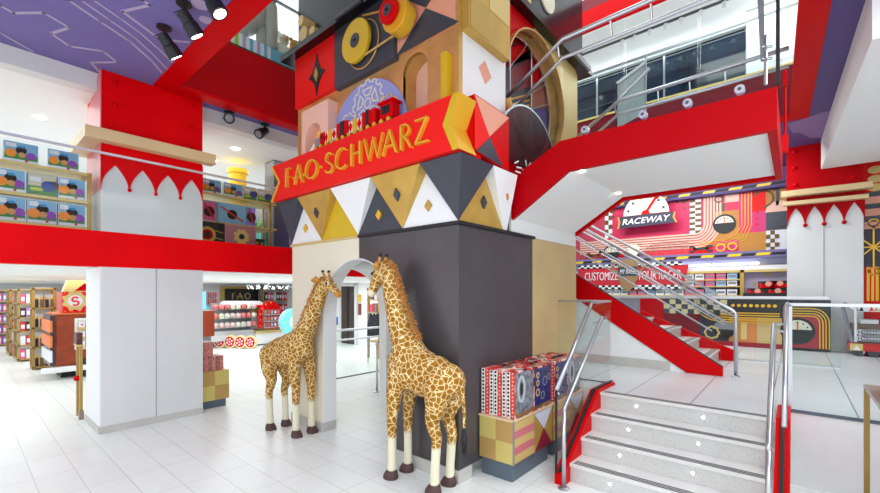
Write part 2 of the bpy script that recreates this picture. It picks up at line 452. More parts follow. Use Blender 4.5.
# bulkhead on the right and the raceway room walls
a = PZ(821, 140, TOPZ); b = PZ(872, -20, TOPZ)
bz = 4.35
struct(MB().prism([(a[0], a[1], bz), (b[0], b[1], bz), (b[0], -6, bz), (a[0], -6, bz)], (0, 0, TOPZ-bz), ceilw), 'ceiling_bulkhead')
struct(MB().box(13, 13.2, -1.0, 6, LZ, TOPZ, wallw), 'wall_raceway')
struct(MB().box(11.62, 11.8, -6, -1.0, LZ, TOPZ, wallw), 'wall_right')

struct(MB().box(-4, 16, -6.3, -6.1, 0, 4.95, wallw), 'wall_unseen_side')  # unseen side wall, added to cut the light from that side
# ---------------------------------------------------------------- left column
def column(name, label, fr, a0, a1, side, zbot, zceil, ledge, arches, depth, pxside):
    pass
t = thing('wall_column', 'white square column left of the giraffes, its upper part red with a scalloped edge', 'column', (1.9, 7.5, 0), kind='structure')
fl = Fr('Y', 7.10)
MB().box(1.262, 2.53, 7.105, 8.0, .075, 2.255, panelg).box(1.25, 1.262, 7.115, 8.0, .075, 2.255, wallw).build('shaft', t)
MB().box(1.895, 1.903, 7.1, 7.106, .08, 2.25, mat('joint_grey', (150, 150, 152), .5)).build('panel_joint', t)
bb = MB()
for k in range(4): bb.box(1.245+.322*k, 1.245+.322*(k+1)-.003, 7.085, 7.11, 0, .09, base_tile)
bb.box(1.235, 1.262, 7.11, 8.02, 0, .09, base_tile).build('baseboard', t)
MB().box(1.262, 2.53, 7.305, 8.0, 2.73, 3.9, panelg).box(1.262, 2.53, 7.12, 7.305, 2.736, 3.9, panelg).build('upper_shaft', t)
side_sheen = mat('red_side_sheen', (222, 120, 126), .4)  # glossy red face; its white reflection is put into the pinkish colour
MB().box(1.268, 2.525, 7.11, 8.0, 3.9, 4.925, redband).build('red_cap', t)
MB().prism([(1.255, 7.1, 3.3), (1.255, 8.0, 3.3), (1.255, 8.0, 4.55), (1.255, 7.12, 4.925), (1.255, 7.1, 4.925)], (.012, 0, 0), side_sheen).build('side_panel', t)
def scallop(fr, t, a0, a1, n, ztop, zpeak, zlow, off, m, ball, flip=1):
    """red valance whose lower edge leaves pointed white arches and ends in drops"""
    w = (a1-a0)/n; mb = MB()
    for k in range(n):
        c = a0+w*(k+.5); half = []
        for q in range(13):
            u = (q/12.0)**1.8
            # pointed arch: rises from the tip up to the peak
            half.append((c-w/2+w*.03+w*.47*u, zlow+(zpeak-zlow)*u**.56))
        half.insert(0, (c-w/2, zlow))
        left = half
        fr.slab(mb, [(c-w/2, ztop)]+left+[(c, ztop)], off, .02, m)
        fr.slab(mb, [(2*c-x, z) for x, z in [(c-w/2, ztop)]+left+[(c, ztop)]], off, .02, m)
    mb.build('scalloped_valance', t)
    for k in range(1, n):
        MB().ball(fr.p(a0+w*k, zlow-.015, off), ball, m, 10).build('drop_finial', t)
scallop(fl, t, 1.262, 2.53, 4, 3.9, 3.66, 3.36, .0, redband, .026)
st = MB()
for (x, y) in ((115, 82), (115, 105), (192, 105), (115, 131), (192, 127), (192, 148)):
    p = PY(x, y, 7.08); st.ball(p, .028, red, 8)
st.build('bolt_head', t)
gm = mat('tan_ledge', (222, 194, 148), .45)
MB().box(1.07, 2.66, 6.93, 7.12, 3.93, 4.08, gm).box(1.07, 1.26, 7.12, 8.1, 3.93, 4.08, gm).build('ledge', t, bevel=.004)

# ---------------------------------------------------------------- right column
t = thing('wall_column', 'white panelled column at the far right with a red scalloped top and two tan ledges', 'column', (11.6, -.45, LZ), kind='structure')
fr_ = Fr('X', 11.3)
ya, yb = .125, -1.0
MB().box(11.32, 12.2, yb, ya, LZ, 3.9, panelg).build('shaft', t)
MB().box(11.312, 11.32, -.445, -.437, LZ, 3.4, mat('joint_grey')).build('panel_joint', t)
MB().box(11.31, 12.2, yb, ya+.01, 3.9, 4.93, dred).build('red_cap', t)
scallop(fr_, t, yb-.02, ya+.0, 4, 3.9, 3.66, 3.3, .0, dred, .04)
MB().prism([fr_.p(*fr_.i(*q, .2), .2) for q in ((781,191.5),(873,181),(873,187),(781,197))], (.2, 0, 0), gm).prism([fr_.p(*fr_.i(*q, .16), .16) for q in ((783,202),(869,193.5),(869,197.5),(783,205.5))], (.16, 0, 0), gm).build('ledge', t)
st = MB()
for (x, y) in ((794, 152), (794, 168), (795, 185), (853, 177)): st.ball(PX(x, y, 11.3), .04, red, 8)
st.build('bolt_head', t)

# ================================================================== TOWER
L = Fr('X', 3.25); Rf = Fr('Y', 2.54)
C0, C1 = 2.54, 5.68
AC, AR, ASP = 4.17, .72, 1.615
tw = thing('display_tower', 'tall square tower of geometric painted panels on a charcoal base with an arched doorway', 'tower', (4.6, 4.1, 0))
def arch_half(sgn, n=14):
    return [(AC+sgn*AR*math.cos(R(90*k/n)), ASP+AR*math.sin(R(90*k/n))) for k in range(n+1)]  # springing -> apex
# front wall, left (cream) part and right (charcoal) part, split at Y=4.11
def front(m, name, lo):
    mb = MB()
    if lo == 'cream':
        arc = arch_half(1)
        pts = [(AC+AR, .13), (C1, .13), (C1, 2.6), (4.11, 2.6), (4.11, ASP+math.sqrt(AR**2-.06**2))] + arc[::-1][0:]
        pts = [p for p in pts]
    else:
        arc = arch_half(-1)
        pts = [(AC-AR, .13), (C0, .13), (C0, 2.6), (4.11, 2.6), (4.11, ASP+math.sqrt(AR**2-.06**2))] + [p for p in arc[::-1] if p[0] < 4.105]
    if lo == 'cream':
        pts = pts[:5]+[p for p in arc[::-1] if p[0] > 4.115]
    L.slab(mb, pts, 0, .2, m); mb.build(name, tw)
front(cream, 'cream_wall', 'cream')
front(charcoal, 'charcoal_wall', 'dark')
MB().box(3.45, 4.775, 2.54, 2.74, .13, 2.6, charcoal).build('charcoal_side_wall', tw)
MB().box(4.775, 6.16, 2.54, 2.74, .0, 2.6, beige).build('beige_side_wall', tw)
# white lining of the arch
mb = MB(); n = 16
ring = [(AC+AR, .13)]+[(AC+AR*math.cos(R(180*k/n)), ASP+AR*math.sin(R(180*k/n))) for k in range(n+1)]+[(AC-AR, .13)]
inn = [(AC+AR-.012, .13)]+[(AC+(AR-.012)*math.cos(R(180*k/n)), ASP+(AR-.012)*math.sin(R(180*k/n))) for k in range(n+1)]+[(AC-AR+.012, .13)]
for k in range(len(ring)-1): L.slab(mb, [ring[k], ring[k+1], inn[k+1], inn[k]], .002, .21, white)
mb.build('arch_lining', tw)
MB().box(3.235, 3.46, AC+AR-.01, C1+.012, 0, .13, base_tile).build('baseboard', tw)
MB().box(3.235, 3.46, C0-.012, AC-AR+.01, 0, .13, base_tile).build('baseboard', tw)
# inside of the passage: back wall with a second arch, ceiling
A2, R2 = 4.25, .68
mb = MB(); B2 = Fr('Y', 5.48)
top = [(A2+R2*math.cos(R(180*k/16)), 1.62+R2*math.sin(R(180*k/16))) for k in range(17)]
for k in range(16): B2.slab(mb, [top[k], top[k+1], (top[k+1][0], 2.45), (top[k][0], 2.45)], 0, .18, white)
mb.box(3.45, A2-R2, 5.48, 5.66, 0, 2.45, white).box(A2+R2, 6.1, 5.48, 5.66, 0, 2.45, white)
mb.build('passage_back_wall', tw)
MB().box(4.93, 6.0, 5.465, 5.48, 0, .13, base_tile).build('passage_baseboard', tw)
MB().box(3.45, 6.1, 2.75, 5.68, 2.45, 2.59, ceilw).build('passage_ceiling', tw)
MB().box(6.0, 6.16, 2.74, 5.68, 0, 2.6, charcoal).build('rear_wall', tw)
MB().box(3.225, 3.45, 4.11, C1+.02, 2.585, 2.615, lgold).build('gold_trim', tw)
MB().box(3.225, 3.45, C0-.03, 4.11, 2.585, 2.62, mblack).box(3.45, 4.80, C0-.03, C0+.1, 2.585, 2.62, mblack).build('black_trim', tw)
# the pyramid zone
ZT, ZB, E_ = 3.235, 2.62, .15
MB().box(3.25, 4.24, 2.56, C1, 2.615, ZT-.02, mblack).box(4.24, 6.16, 2.60, C1, 2.615, ZT-.02, mblack).build('zone_core', tw)
MB().box(4.26, 6.16, 2.542, 2.60, 2.605, ZT, soffw).build('soffit_infill', tw)
P4 = (C1-C0)/4
def wedge_L(yc, y0, y1, m, name='inverted_pyramid'):
    mb = MB(); A = (3.25-.012, yc, ZB)
    FL, FR_ = (3.25-E_, y1, ZT), (3.25-E_, y0, ZT); WL, WR = (3.25, y1, ZT), (3.25, y0, ZT)
    mb.add([A, FL, FR_, WL, WR], [(0,1,2),(0,3,1),(0,2,4),(1,3,4,2),(0,4,3)], m)
    return mb.build(name, tw)
Ys = [C1-k*P4 for k in range(5)]              # 5.68, 4.895, 4.11, 3.325, 2.54
g1 = gold2
wedge_L(Ys[1], Ys[1]-P4/2, Ys[1]+P4/2, gold2)
wedge_L(Ys[2], Ys[2]-P4/2, Ys[2]+P4/2, white)
wedge_L(Ys[3], Ys[3]-P4/2, Ys[3]+P4/2, gold2)
# corner wedges
mb = MB(); A = (3.24, C0-.0, ZB); c = (3.25-E_, C0-E_, ZT)
mb.add([A, (3.1, C0+P4/2, ZT), c, (3.25+.40, C0-E_, ZT), (3.25, C0+P4/2, ZT), (3.65, C0, ZT)], [(0,1,2),(0,2,3),(0,4,1),(0,3,5),(1,4,5,3,2)], navy)
mb.build('inverted_pyramid', tw)
mb = MB(); A = (3.24, C1, ZB); c = (3.1, C1+E_, ZT)
mb.add([A, c, (3.1, C1-P4/2, ZT), (3.25, C1-P4/2, ZT), (3.4, C1+E_, ZT), (3.4, C1, ZT)], [(0,1,2),(0,2,3),(0,4,1),(1,4,5,3,2)], navy)
mb.build('inverted_pyramid', tw)
mb = MB(); xa = 4.06
mb.add([(xa, C0-.01, ZB), (3.65, C0-E_, ZT), (4.14, C0-E_, ZT), (3.65, C0, ZT), (4.14, C0, ZT), (4.14, C0-.01, ZB)], [(0,1,2,5),(0,3,1),(1,3,4,2),(2,4,5)], white)
mb.build('inverted_pyramid', tw)
def up_L(yc, m, dm):
    mb = MB(); L.slab(mb, [(yc-P4/2+.0, ZB), (yc+P4/2, ZB), (yc, ZT)], .008, .02, m); o = mb.build('upright_triangle', tw)
    d = MB(); zc = 2.82; L.slab(d, [(yc, zc-.062), (yc-.05, zc), (yc, zc+.062), (yc+.05, zc)], .03, .03, dm); d.build('diamond', o)
up_L((Ys[0]+Ys[1])/2, white, letgold)
mb = MB(); L.slab(mb, [(Ys[1], ZB), (Ys[2], ZB), ((Ys[1]+Ys[2])/2, ZT)], .008, .02, ygold); mb.build('upright_triangle', tw)
up_L((Ys[2]+Ys[3])/2, navy, letgold)
up_L((Ys[3]+Ys[4])/2, white, gold2)
mb = MB(); Rf.slab(mb, [(3.25, ZB), (4.06, ZB), (3.65, ZT)], .008, .02, gold2); o = mb.build('upright_triangle', tw)
d = MB(); Rf.slab(d, [(3.66, 2.80), (3.71, 2.87), (3.66, 2.94), (3.61, 2.87)], .03, .03, navy); d.build('diamond', o)
for (q, fr, m) in (((316.5, 209.3), L, navy), ((395.8, 190.5), L, navy)):
    pass
# diamonds on the gold inverted pyramids lie on the leaning face
def diamond_on(yc, m):
    mb = MB(); zc = 2.98; t_ = (zc-ZB)/(ZT-ZB)
    f = lambda y, z: (3.25-.012-(E_-.012)*(z-ZB)/(ZT-ZB)-.02, y, z)
    mb.prism([f(yc, zc-.07), f(yc-.05, zc), f(yc, zc+.07), f(yc+.05, zc)], (.02, 0, 0), m)
    mb.build('diamond', tw)
diamond_on(Ys[1], navy); diamond_on(Ys[3], navy)
mb = MB(); mb.prism([(4.02, 2.44, 2.94), (4.06, 2.45, 3.0), (4.02, 2.44, 3.06), (3.98, 2.44, 3.0)], (0, .03, 0), orange); mb.build('diamond', tw)

# ---- upper storeys, left face
U0, U1 = 2.54, 5.52
MB().box(3.62, 6.16, 2.76, U1, ZT, 5.3, copper).box(3.26, 3.62, 3.335, U1-.03, ZT, 5.3, copper).build('upper_core', tw)
MB().box(3.25, 3.4, U1-.03, U1, ZT, 5.3, brass).build('edge_strip', tw)
MB().box(3.225, 3.36, 2.515, 2.56, 3.6, 5.3, brass).build('corner_strip', tw)
def pan(fr, pix, off, th, m, name, bevel=.003, parent=None):
    mb = MB(); fr.pslab(mb, pix, off, th, m); return mb.build(name, parent or tw, bevel=bevel)
def rpan(fr, a0, a1, z0, z1, off, th, m, name, bevel=.003, parent=None):
    mb = MB(); fr.rect(mb, a0, a1, z0, z1, off, th, m); return mb.build(name, parent or tw, bevel=bevel)
ip = lambda fr, x, y, o=0: fr.i(x, y, o)
zr0 = ip(L, 333, 88, .06)[1]; yr = ip(L, 333.5, 60, .06)[0]
o = rpan(L, yr, U1, zr0, 5.3, .05, .08, signred, 'red_panel')
# concave star on the red panel
yc_, zc_ = ip(L, 316.2, 74.4, .065)
def star(fr, a, z, ra, rz, off, m, parent, name, k=.28):
    tip = [(a, z+rz), (a+ra, z), (a, z-rz), (a-ra, z)]; pts = []
    for q in range(4):
        p, s_ = tip[q], tip[(q+1) % 4]; pts.append(p)
        mx_, mz_ = (p[0]+s_[0])/2, (p[1]+s_[1])/2
        for w_ in (.25, .5, .75):
            x = p[0]+(s_[0]-p[0])*w_; y = p[1]+(s_[1]-p[1])*w_; bq = 4*w_*(1-w_)*k
            pts.append((x+(a-mx_)*bq*1.3, y+(z-mz_)*bq*1.3))
    mb = MB()
    for q in range(len(pts)): fr.slab(mb, [(a, z), pts[q], pts[(q+1) % len(pts)]], off, .012, m)
    return mb.build(name, parent)
st = star(L, yc_, zc_, .20, .29, .062, mblack, o, 'black_star', .24)
mb = MB(); L.slab(mb, [(yc_, zc_-.1), (yc_-.05, zc_), (yc_, zc_+.1), (yc_+.05, zc_)], .074, .012, gold); mb.build('gold_diamond', o)
yq = ip(L, 393.5, 57, .08)[0]; zq = ip(L, 393.5, 57, .08)[1]; yq1 = ip(L, 333.8, 60, .08)[0]
bb_ = rpan(L, yq, yq1, zq, 5.3, .07, .08, navy, 'pulley_board')
def cyl(fr, a, z, r, off, th, m, name, parent=None, n=36):
    mb = MB(); fr.disc(mb, a, z, r, off, th, m, n); return mb.build(name, parent or tw, bevel=.006)
ya_, za_ = ip(L, 354.6, 40.3, .15)
yb_, zb_ = ip(L, 387, 9.7, .28)
pw = thing('pulley_wheel', 'large yellow pulley wheel with a dark hub on the slate board of the tower', 'wheel', (3.0, ya_, za_))
cyl(L, ya_, za_, .255, .15, .05, ygold, 'rim', pw); cyl(L, ya_, za_, .085, .157, .02, navy, 'hub', pw); cyl(L, ya_, za_, .02, .17, .1, mblack, 'axle', pw)
pw2 = thing('pulley_wheel', 'small red pulley wheel on a deep gold drum, upper right of the yellow one', 'wheel', (2.9, yb_, zb_))
cyl(L, yb_-.04, zb_-.03, .185, .22, .15, letgold, 'drum', pw2); cyl(L, yb_, zb_, .133, .28, .05, red, 'rim', pw2); cyl(L, yb_, zb_, .06, .29, .02, navy, 'hub', pw2); cyl(L, yb_, zb_, .016, .31, .04, mblack, 'axle', pw2)
mb = MB(); g_ = lambda y, z: (3.25-.12, y, z)
mb.tube([g_(ya_-.12, za_+.26), g_(yb_+.1, zb_+.14)], .012, brass); mb.tube([g_(ya_-.16, za_-.22), g_(yb_+.02, zb_-.17)], .012, brass)
mb.tube([(3.25-.085, ya_-.08+.28*math.cos(R(q*12)), za_-.05+.28*math.sin(R(q*12))) for q in range(31)], .008, brass, 6, cap=False)
mb.build('drive_belt', label='brass drive belt and wire hoop between the two pulley wheels', cat='belt')
# pink panel with black triangles
zp = ip(L, 459, 21.5, .02)[1]
yp = ip(L, 396, 40, .02)[0]
o = rpan(L, 2.56, yp, zp, 5.3, .02, .03, pink, 'salmon_panel'); MB().box(3.26, 3.372, 2.56, yp, zp, 5.3, copper).build('panel_backing', tw)
mb = MB(); L.pslab(mb, [(396.2,56.3),(425.5,8),(459.2,21.3)], .026, .006, navy); L.pslab(mb, [(406,0),(430.2,0),(425.5,7.5)], .026, .006, navy)
L.pslab(mb, [(406,0),(430.2,0),(431,-6),(398,-8)], .026, .006, navy); mb.build('black_triangle', o)
# violet half disc with gear outlines
cy_, cz_, cr_ = 3.98, 3.74, .74
mb = MB(); L.disc(mb, cy_, cz_, cr_, .01, .012, violet, 40, 0, 180); dd = mb.build('violet_half_disc', tw)
def gear(fr, a, z, r, n, off, w, m, parent, name='gear_outline', inner=True, tooth=.13):
    pts = []
    for k in range(n):
        for (da, rr) in ((-.27, r), (-.2, r*(1+tooth)), (.2, r*(1+tooth)), (.27, r)):
            t_ = 2*math.pi*(k+da)/n; pts.append((a+rr*math.cos(t_), z+rr*math.sin(t_)))
    mb = MB(); fr.stroke(mb, pts, w, off, .008, m, closed=True)
    if inner:
        for k in range(5):
            t0 = 2*math.pi*k/5+.3; q = []
            for (da, rr) in ((-.45, .78), (.45, .78), (.38, .42), (-.38, .42)):
                q.append((a+r*rr*math.cos(t0+da), z+r*rr*math.sin(t0+da)))
            fr.stroke(mb, q, w, off, .008, m, closed=True)
        fr.stroke(mb, [(a+.24*r*math.cos(k*.6), z+.24*r*math.sin(k*.6)) for k in range(10)], w, off, .008, m, closed=True)
    return mb.build(name, parent)
gear(L, 3.93, 4.2, .25, 12, .018, .014, cream, dd)
gear(L, 4.32, 4.0, .16, 10, .018, .012, cream, dd, inner=False)
gear(L, 3.6, 3.98, .2, 10, .018, .014, lgold, dd, inner=False)
# pink block with arched niche on the left, arched niche on the right, yellow fin
by0 = ip(L, 328, 98, .14)[0]
bz1 = ip(L, 328, 98.4, .14)[1]
by1 = ip(L, 301.6, 112, .14)[0]
mb = MB(); nc = (by0+by1)/2+.03; nr = .19; nz = bz1-.42
top = [(nc+nr*math.cos(R(180*k/12)), nz+nr*math.sin(R(180*k/12))) for k in range(13)]
for k in range(12): L.slab(mb, [top[k], top[k+1], (top[k+1][0], bz1), (top[k][0], bz1)], .14, .16, lpink)
L.rect(mb, by0, nc-nr, 3.3, bz1, .14, .16, lpink); L.rect(mb, nc+nr, by1, 3.3, bz1, .14, .16, lpink)
mb.build('pink_niche_block', tw)
rpan(L, nc-nr, nc+nr, 3.3, nz+nr, .005, .012, pink, 'niche_back')
ny, nr2, nz2 = 3.145, .185, 4.33
cw = MB()
top = [(ny+nr2*math.cos(R(180*k/14)), nz2+nr2*math.sin(R(180*k/14))) for k in range(15)]
zc1 = zp
for k in range(14): L.slab(cw, [top[k], top[k+1], (top[k+1][0], zc1), (top[k][0], zc1)], .0, .04, copper)
L.rect(cw, 2.56, ny-nr2, 3.3, zc1, .0, .04, copper); L.rect(cw, ny+nr2, 3.40, 3.3, zc1, .0, .04, copper)
cw.build('copper_front', tw)
MB().box(3.46, 3.50, ny-nr2-.02, ny+nr2+.02, 3.3, nz2+nr2+.02, lpink).build('niche_back', tw)
nl = MB()
pr = [(ny-nr2, 3.5)]+top[::-1]+[(ny+nr2, 3.5)]
for k in range(len(pr)-1):
    (a_, z_), (b_, w_) = pr[k], pr[k+1]
    nl.add([(3.255, a_, z_), (3.255, b_, w_), (3.47, b_, w_), (3.47, a_, z_)], [(0,1,2,3)], brass)
nl.build('niche_lining', tw)
MB().box(3.15, 3.25, 2.62, 2.69, 3.78, 4.30, ygold).build('gold_fin', tw)

# ---- upper storeys, right face
MB().box(3.38, 4.13, 2.615, 2.75, 3.2, 5.3, white).build('white_side_core', tw)
o = rpan(Rf, 3.28, 4.08, 3.2, ip(Rf, 462.3, 22.3, .03)[1]+.0, .03, .1, white, 'white_panel')
mb = MB(); Rf.pslab(mb, [(485,60.7),(491.6,77.4),(485.7,84.2),(479,66.8)], .036, .006, pink); mb.build('pink_diamond', o)
mb = MB(); zc_g = ip(Rf, 508.5, 57.5, .12)[1]; zmid = 4.86
Rf.rect(mb, 3.26, 4.03, zc_g-.02, 5.3, .12, .2, gold2); gb = mb.build('gold_block', tw, bevel=.004)
cmid = ip(Rf, 489.5, 20, .12)[0]
mb = MB(); Rf.rect(mb, cmid, 4.01, zmid, 5.3, .126, .006, lgold); Rf.rect(mb, 3.28, cmid, zc_g, zmid, .126, .006, mat('gold_mid', (186, 152, 72), .38, .3)); mb.build('checker_tile', gb)
# lower right-face facets beside the ribbon end
o = pan(Rf, [(475,93.6),(509,117),(509,170),(503.5,168.5),(475,150.2)], .15, .16, red, 'facet_panel')
mb = MB(); Rf.pslab(mb, [(475,94.6),(509,118),(489.7,136.6)], .156, .006, pink); mb.build('pink_triangle', o)
mb = MB(); Rf.pslab(mb, [(489.7,137.5),(476.4,150.2),(503.2,167.3)], .156, .006, navy); mb.build('black_triangle', o)
mb = MB(); Rf.pslab(mb, [(475.2,99),(489.7,137),(478,150),(475.2,148)], .156, .006, signred); mb.build('bright_red_facet', o)
MB().box(3.31, 3.45, 2.41, 2.6, 3.245, 3.78, red).build('facet_return', tw)
# big round window with a brass barrel
RX, RZ, RR = 4.78, 4.41, .74
def holed(fr, a0, a1, z0, z1, cx, cz, r, off, th, ms, name):
    K = 48
    for half, m, nm in ((0, ms[0], name[0]), (1, ms[1], name[1])):
        mb = MB()
        for k in range(K//2):
            t0 = R(90+half*-180+360*k/K); t1 = R(90+half*-180+360*(k+1)/K)
            def edge(t_):
                dx, dz = math.cos(t_), math.sin(t_)
                s_ = min(((a1-cx)/dx if dx > 1e-6 else (a0-cx)/dx if dx < -1e-6 else 9e9), ((z1-cz)/dz if dz > 1e-6 else (z0-cz)/dz if dz < -1e-6 else 9e9))
                return (cx+dx*s_, cz+dz*s_)
            e0, e1 = edge(t0), edge(t1)
            fr.slab(mb, [(cx+r*math.cos(t0), cz+r*math.sin(t0)), (cx+r*math.cos(t1), cz+r*math.sin(t1)), e1, e0], off, th, m)
        mb.build(nm, tw)
holed(Rf, 4.03, 6.16, 3.0, 5.34, RX, RZ, RR, .02, .05, (red, lgold), ('red_surround', 'pale_gold_surround'))
mb = MB(); K = 48
for k in range(K):
    t0, t1 = 2*math.pi*k/K, 2*math.pi*(k+1)/K
    if RX+RR*math.cos((t0+t1)/2) < 4.11: continue
    P_ = [(RX+RR*math.cos(t_), y_, RZ+RR*math.sin(t_)) for t_, y_ in ((t0, 2.45), (t1, 2.45), (t1, 2.68), (t0, 2.68))]
    Q_ = [(RX+(RR+.02)*math.cos(t_), y_, RZ+(RR+.02)*math.sin(t_)) for t_, y_ in ((t0, 2.45), (t1, 2.45), (t1, 2.68), (t0, 2.68))]
    mb.add(P_+Q_, [(0,1,2,3), (4,7,6,5), (0,4,5,1)], brass)
mb.build('brass_barrel', tw, smooth=False)
mb = MB(); mb.tube([(RX+RR*math.cos(R(k*10)), 2.66, RZ+RR*math.sin(R(k*10))) for k in range(37)], .012, chrome, 6, cap=False); mb.build('barrel_rim', tw)
W = Fr('Y', 2.70)
mb = MB(); W.rect(mb, 4.14, 6.1, 3.2, 5.3, -.01, .02, maroon)
c7 = lambda x, y: (450+x/4.48, y/4.48)
for pts, m in (([(265,215),(330,200),(360,260),(262,300)], red), ([(262,300),(355,215),(360,262),(270,310)], mblack), ([(270,310),(358,270),(358,390),(270,410)], maroon),
               ([(362,270),(400,262),(440,350),(362,375)], dred), ([(362,378),(440,350),(470,480),(362,490)], mat('dusty_rose', (150, 76, 66), .4)),
               ([(268,415),(358,392),(358,495),(268,495)], mblack), ([(240,300),(262,300),(262,490),(240,490)], navy),
               ([(362,490),(470,480),(480,600),(362,600)], purpled)):
    W.pslab(mb, [c7(*p) for p in pts], .0, .012, m)
for k in range(4):
    W.pslab(mb, [c7(268, 440+24*k), c7(358, 418+24*k), c7(358, 428+24*k), c7(268, 450+24*k)], .006, .006, orange)
mb.build('stained_panel', tw)
mb = MB()
for x in (265, 361): a_ = W.i(*c7(x, 380), .02)[0]; mb.tube([(a_, 2.67, 3.3), (a_, 2.67, 5.2)], .012, steel, 6)
for p, q in (((255,490),(470,350)), ((262,310),(345,200)), ((362,490),(480,455))):
    mb.tube([W.p(*W.i(*c7(*p), .03), .03), W.p(*W.i(*c7(*q), .03), .03)], .01, steel, 6)
mb.build('window_bars', tw)
mb = MB(); V = Fr('Y', 2.40)
V.disc(mb, 4.45, 3.36, .74, 0, .012, glassp, 40, 0, 180); mb.build('plum_glass_fan', tw)
mb = MB(); V.arc(mb, 4.45, 3.36, .74, .02, 0, 180, .004, .02, steel, 24)
for (x0, y0, x1, y1) in ((515,163,519,161),(517,167,522,168),(516,171,521,173),(526,160,527,166),(531,163,528,168),(523,170,532,171)):
    V.stroke(mb, [V.i(x0, y0, .01), V.i(x1, y1, .01)], .016, .008, .006, white)
mb.build('fan_rim', tw)
# ---- black ledge and dark storey above
MB().box(3.08, 6.45, 2.40, 5.72, 5.28, 5.36, black).box(3.3, 6.3, 2.5, 5.6, 5.36, 9.9, mat('smoked_panel', (36, 38, 44), .12)).build('black_ledge_and_storey', tw)
mb = MB().box(3.05, 3.08, 3.85, 4.35, 5.30, 5.35, dgrey); mb.build('ledge_light_housing', tw)
MB().box(5.75, 6.3, 2.36, 2.40, 5.29, 5.36, grey).build('ledge_light_housing', tw)
S = Fr('Y', 2.48)
mb = MB(); S.pslab(mb, [(523,-3),(531,-3),(531,5),(527,3)], .004, .02, lgold); mb.build('storey_motif', tw); mb = MB(); S.disc(mb, *S.i(548, -3), .2, .004, .02, cream, 24); mb.build('storey_motif', tw)
T = Fr('X', 3.28)
for k, (x, y, r) in enumerate(((304, 34.5, .1), (301.7, 21, .07), (313, 31.5, .065))):
    a_, z_ = T.i(x, y, .15)
    mb = MB(); T.disc(mb, a_, z_, r, .17, .2, lgold, 24)
    mb.build('gold_drum', label=('largest gold drum standing on the black ledge of the tower', 'gold drum above the other two on the dark tower storey', 'small gold drum at the right of the largest one on the ledge')[k], cat='drum', bevel=.004)
# ================================================================== SHOP SIGN
sg = thing('shop_sign', 'red ribbon sign with raised gold letters reading F·A·O SCHWARZ across the tower', 'sign', (3.1, 4.1, 3.235))
SX = 3.04; SF = Fr('X', SX); z0, z1 = 3.245, 3.775
yL0 = 5.86; yLn = SF.i(280.5, 182.7)[0]; yR = 2.375; yRn = SF.i(448.7, 126)[0]
zm = (z0+z1)/2
mb = MB(); SF.slab(mb, [(yR, z0), (yRn, zm), (yR, z1), (yL0, z1), (yLn, zm), (yL0, z0)], 0, .25, signred); mb.build('ribbon', sg)
mb = MB()
for (p, q) in (((yR, z1), (yRn, zm)), ((yRn, zm), (yR, z0))):
    s_ = .001
    mb.add([(SX-.004, p[0], p[1]), (SX-.004, q[0], q[1]), (SX+.27, q[0], q[1]), (SX+.27, p[0], p[1]),
            (SX-.004, p[0]-.006, p[1]), (SX-.004, q[0]-.006, q[1]), (SX+.27, q[0]-.006, q[1]), (SX+.27, p[0]-.006, p[1])], [(0,1,2,3),(4,7,6,5),(0,4,5,1),(1,5,6,2),(2,6,7,3)], ygold if p[1] == z1 and False else letgold)
w_ = .07
SF.slab(mb, [(yR, z1), (yRn, zm), (yRn+w_, zm), (yR+w_, z1)], .008, .012, ygold); SF.slab(mb, [(yRn, zm), (yR, z0), (yR+w_, z0), (yRn+w_, zm)], .008, .012, ygold)
mb.build('gold_end_edge', sg); mb = MB()
SF.slab(mb, [(yL0, z1), (yLn, zm), (yLn+.05, zm), (yL0+.05, z1)], .012, .06, letgold); SF.slab(mb, [(yLn, zm), (yL0, z0), (yL0+.05, z0), (yLn+.05, zm)], .012, .06, letgold)
mb.build('gold_end_edge', sg)
def el(cx, cy, rx, ry, a0, a1, n=18): return [(cx+rx*math.cos(R(a0+(a1-a0)*k/n)), cy+ry*math.sin(R(a0+(a1-a0)*k/n))) for k in range(n+1)]
TH, TN = .15, .085
LET = {'F': [([(.3,0),(.3,1)],TH),([(.22,.96),(.86,.96)],TN),([(.3,.54),(.68,.54)],TN),([(.12,.02),(.48,.02)],.05)],
 'A': [([(.04,0),(.5,1)],TN),([(.46,1),(.93,0)],TH),([(.2,.33),(.74,.33)],TN)],
 'O': [(el(.5,.5,.44,.45,0,360,28),.12)],
 'S': [(el(.5,.74,.33,.22,30,200,10)[:]+[(.32,.58),(.5,.5),(.68,.42)]+el(.48,.26,.36,.22,20,-160,10),.12)],
 'C': [(el(.56,.5,.48,.46,48,312,20),.12)],
 'H': [([(.16,0),(.16,1)],TH),([(.84,0),(.84,1)],TH),([(.16,.53),(.84,.53)],TN)],
 'W': [([(.03,1),(.29,0)],.1),([(.27,0),(.52,.95)],.07),([(.48,.95),(.74,0)],.1),([(.72,0),(.97,1)],.07)],
 'R': [([(.2,0),(.2,1)],TH),([(.2,.96),(.48,.96)]+el(.48,.74,.32,.22,90,-90,10)+[(.2,.52)],TN),([(.44,.52),(.95,0)],.13)],
 'Z': [([(.1,.95),(.88,.95)],TN),([(.86,.97),(.12,.04)],.13),([(.08,.05),(.95,.05)],TN)]}
def letter(ch, px0, px1, zb=3.385, zt=3.645):
    a0 = SF.i(px0, 170)[0]; a1 = SF.i(px1, 170)[0]; wd, h = a0-a1, zt-zb
    mb = MB()
    for pts, w in LET[ch]:
        sc = abs(wd) if ch not in 'FHR' else h*.9
        cl_ = ch == 'O'
        P_ = [(a0-x*wd, zb+y*h) for x, y in pts]
        if cl_: P_ = P_[:-1]
        SF.stroke(mb, P_, w*h*.66, .045, .05, letgold, closed=cl_)
    mb.build('letter', sg, bevel=.003)
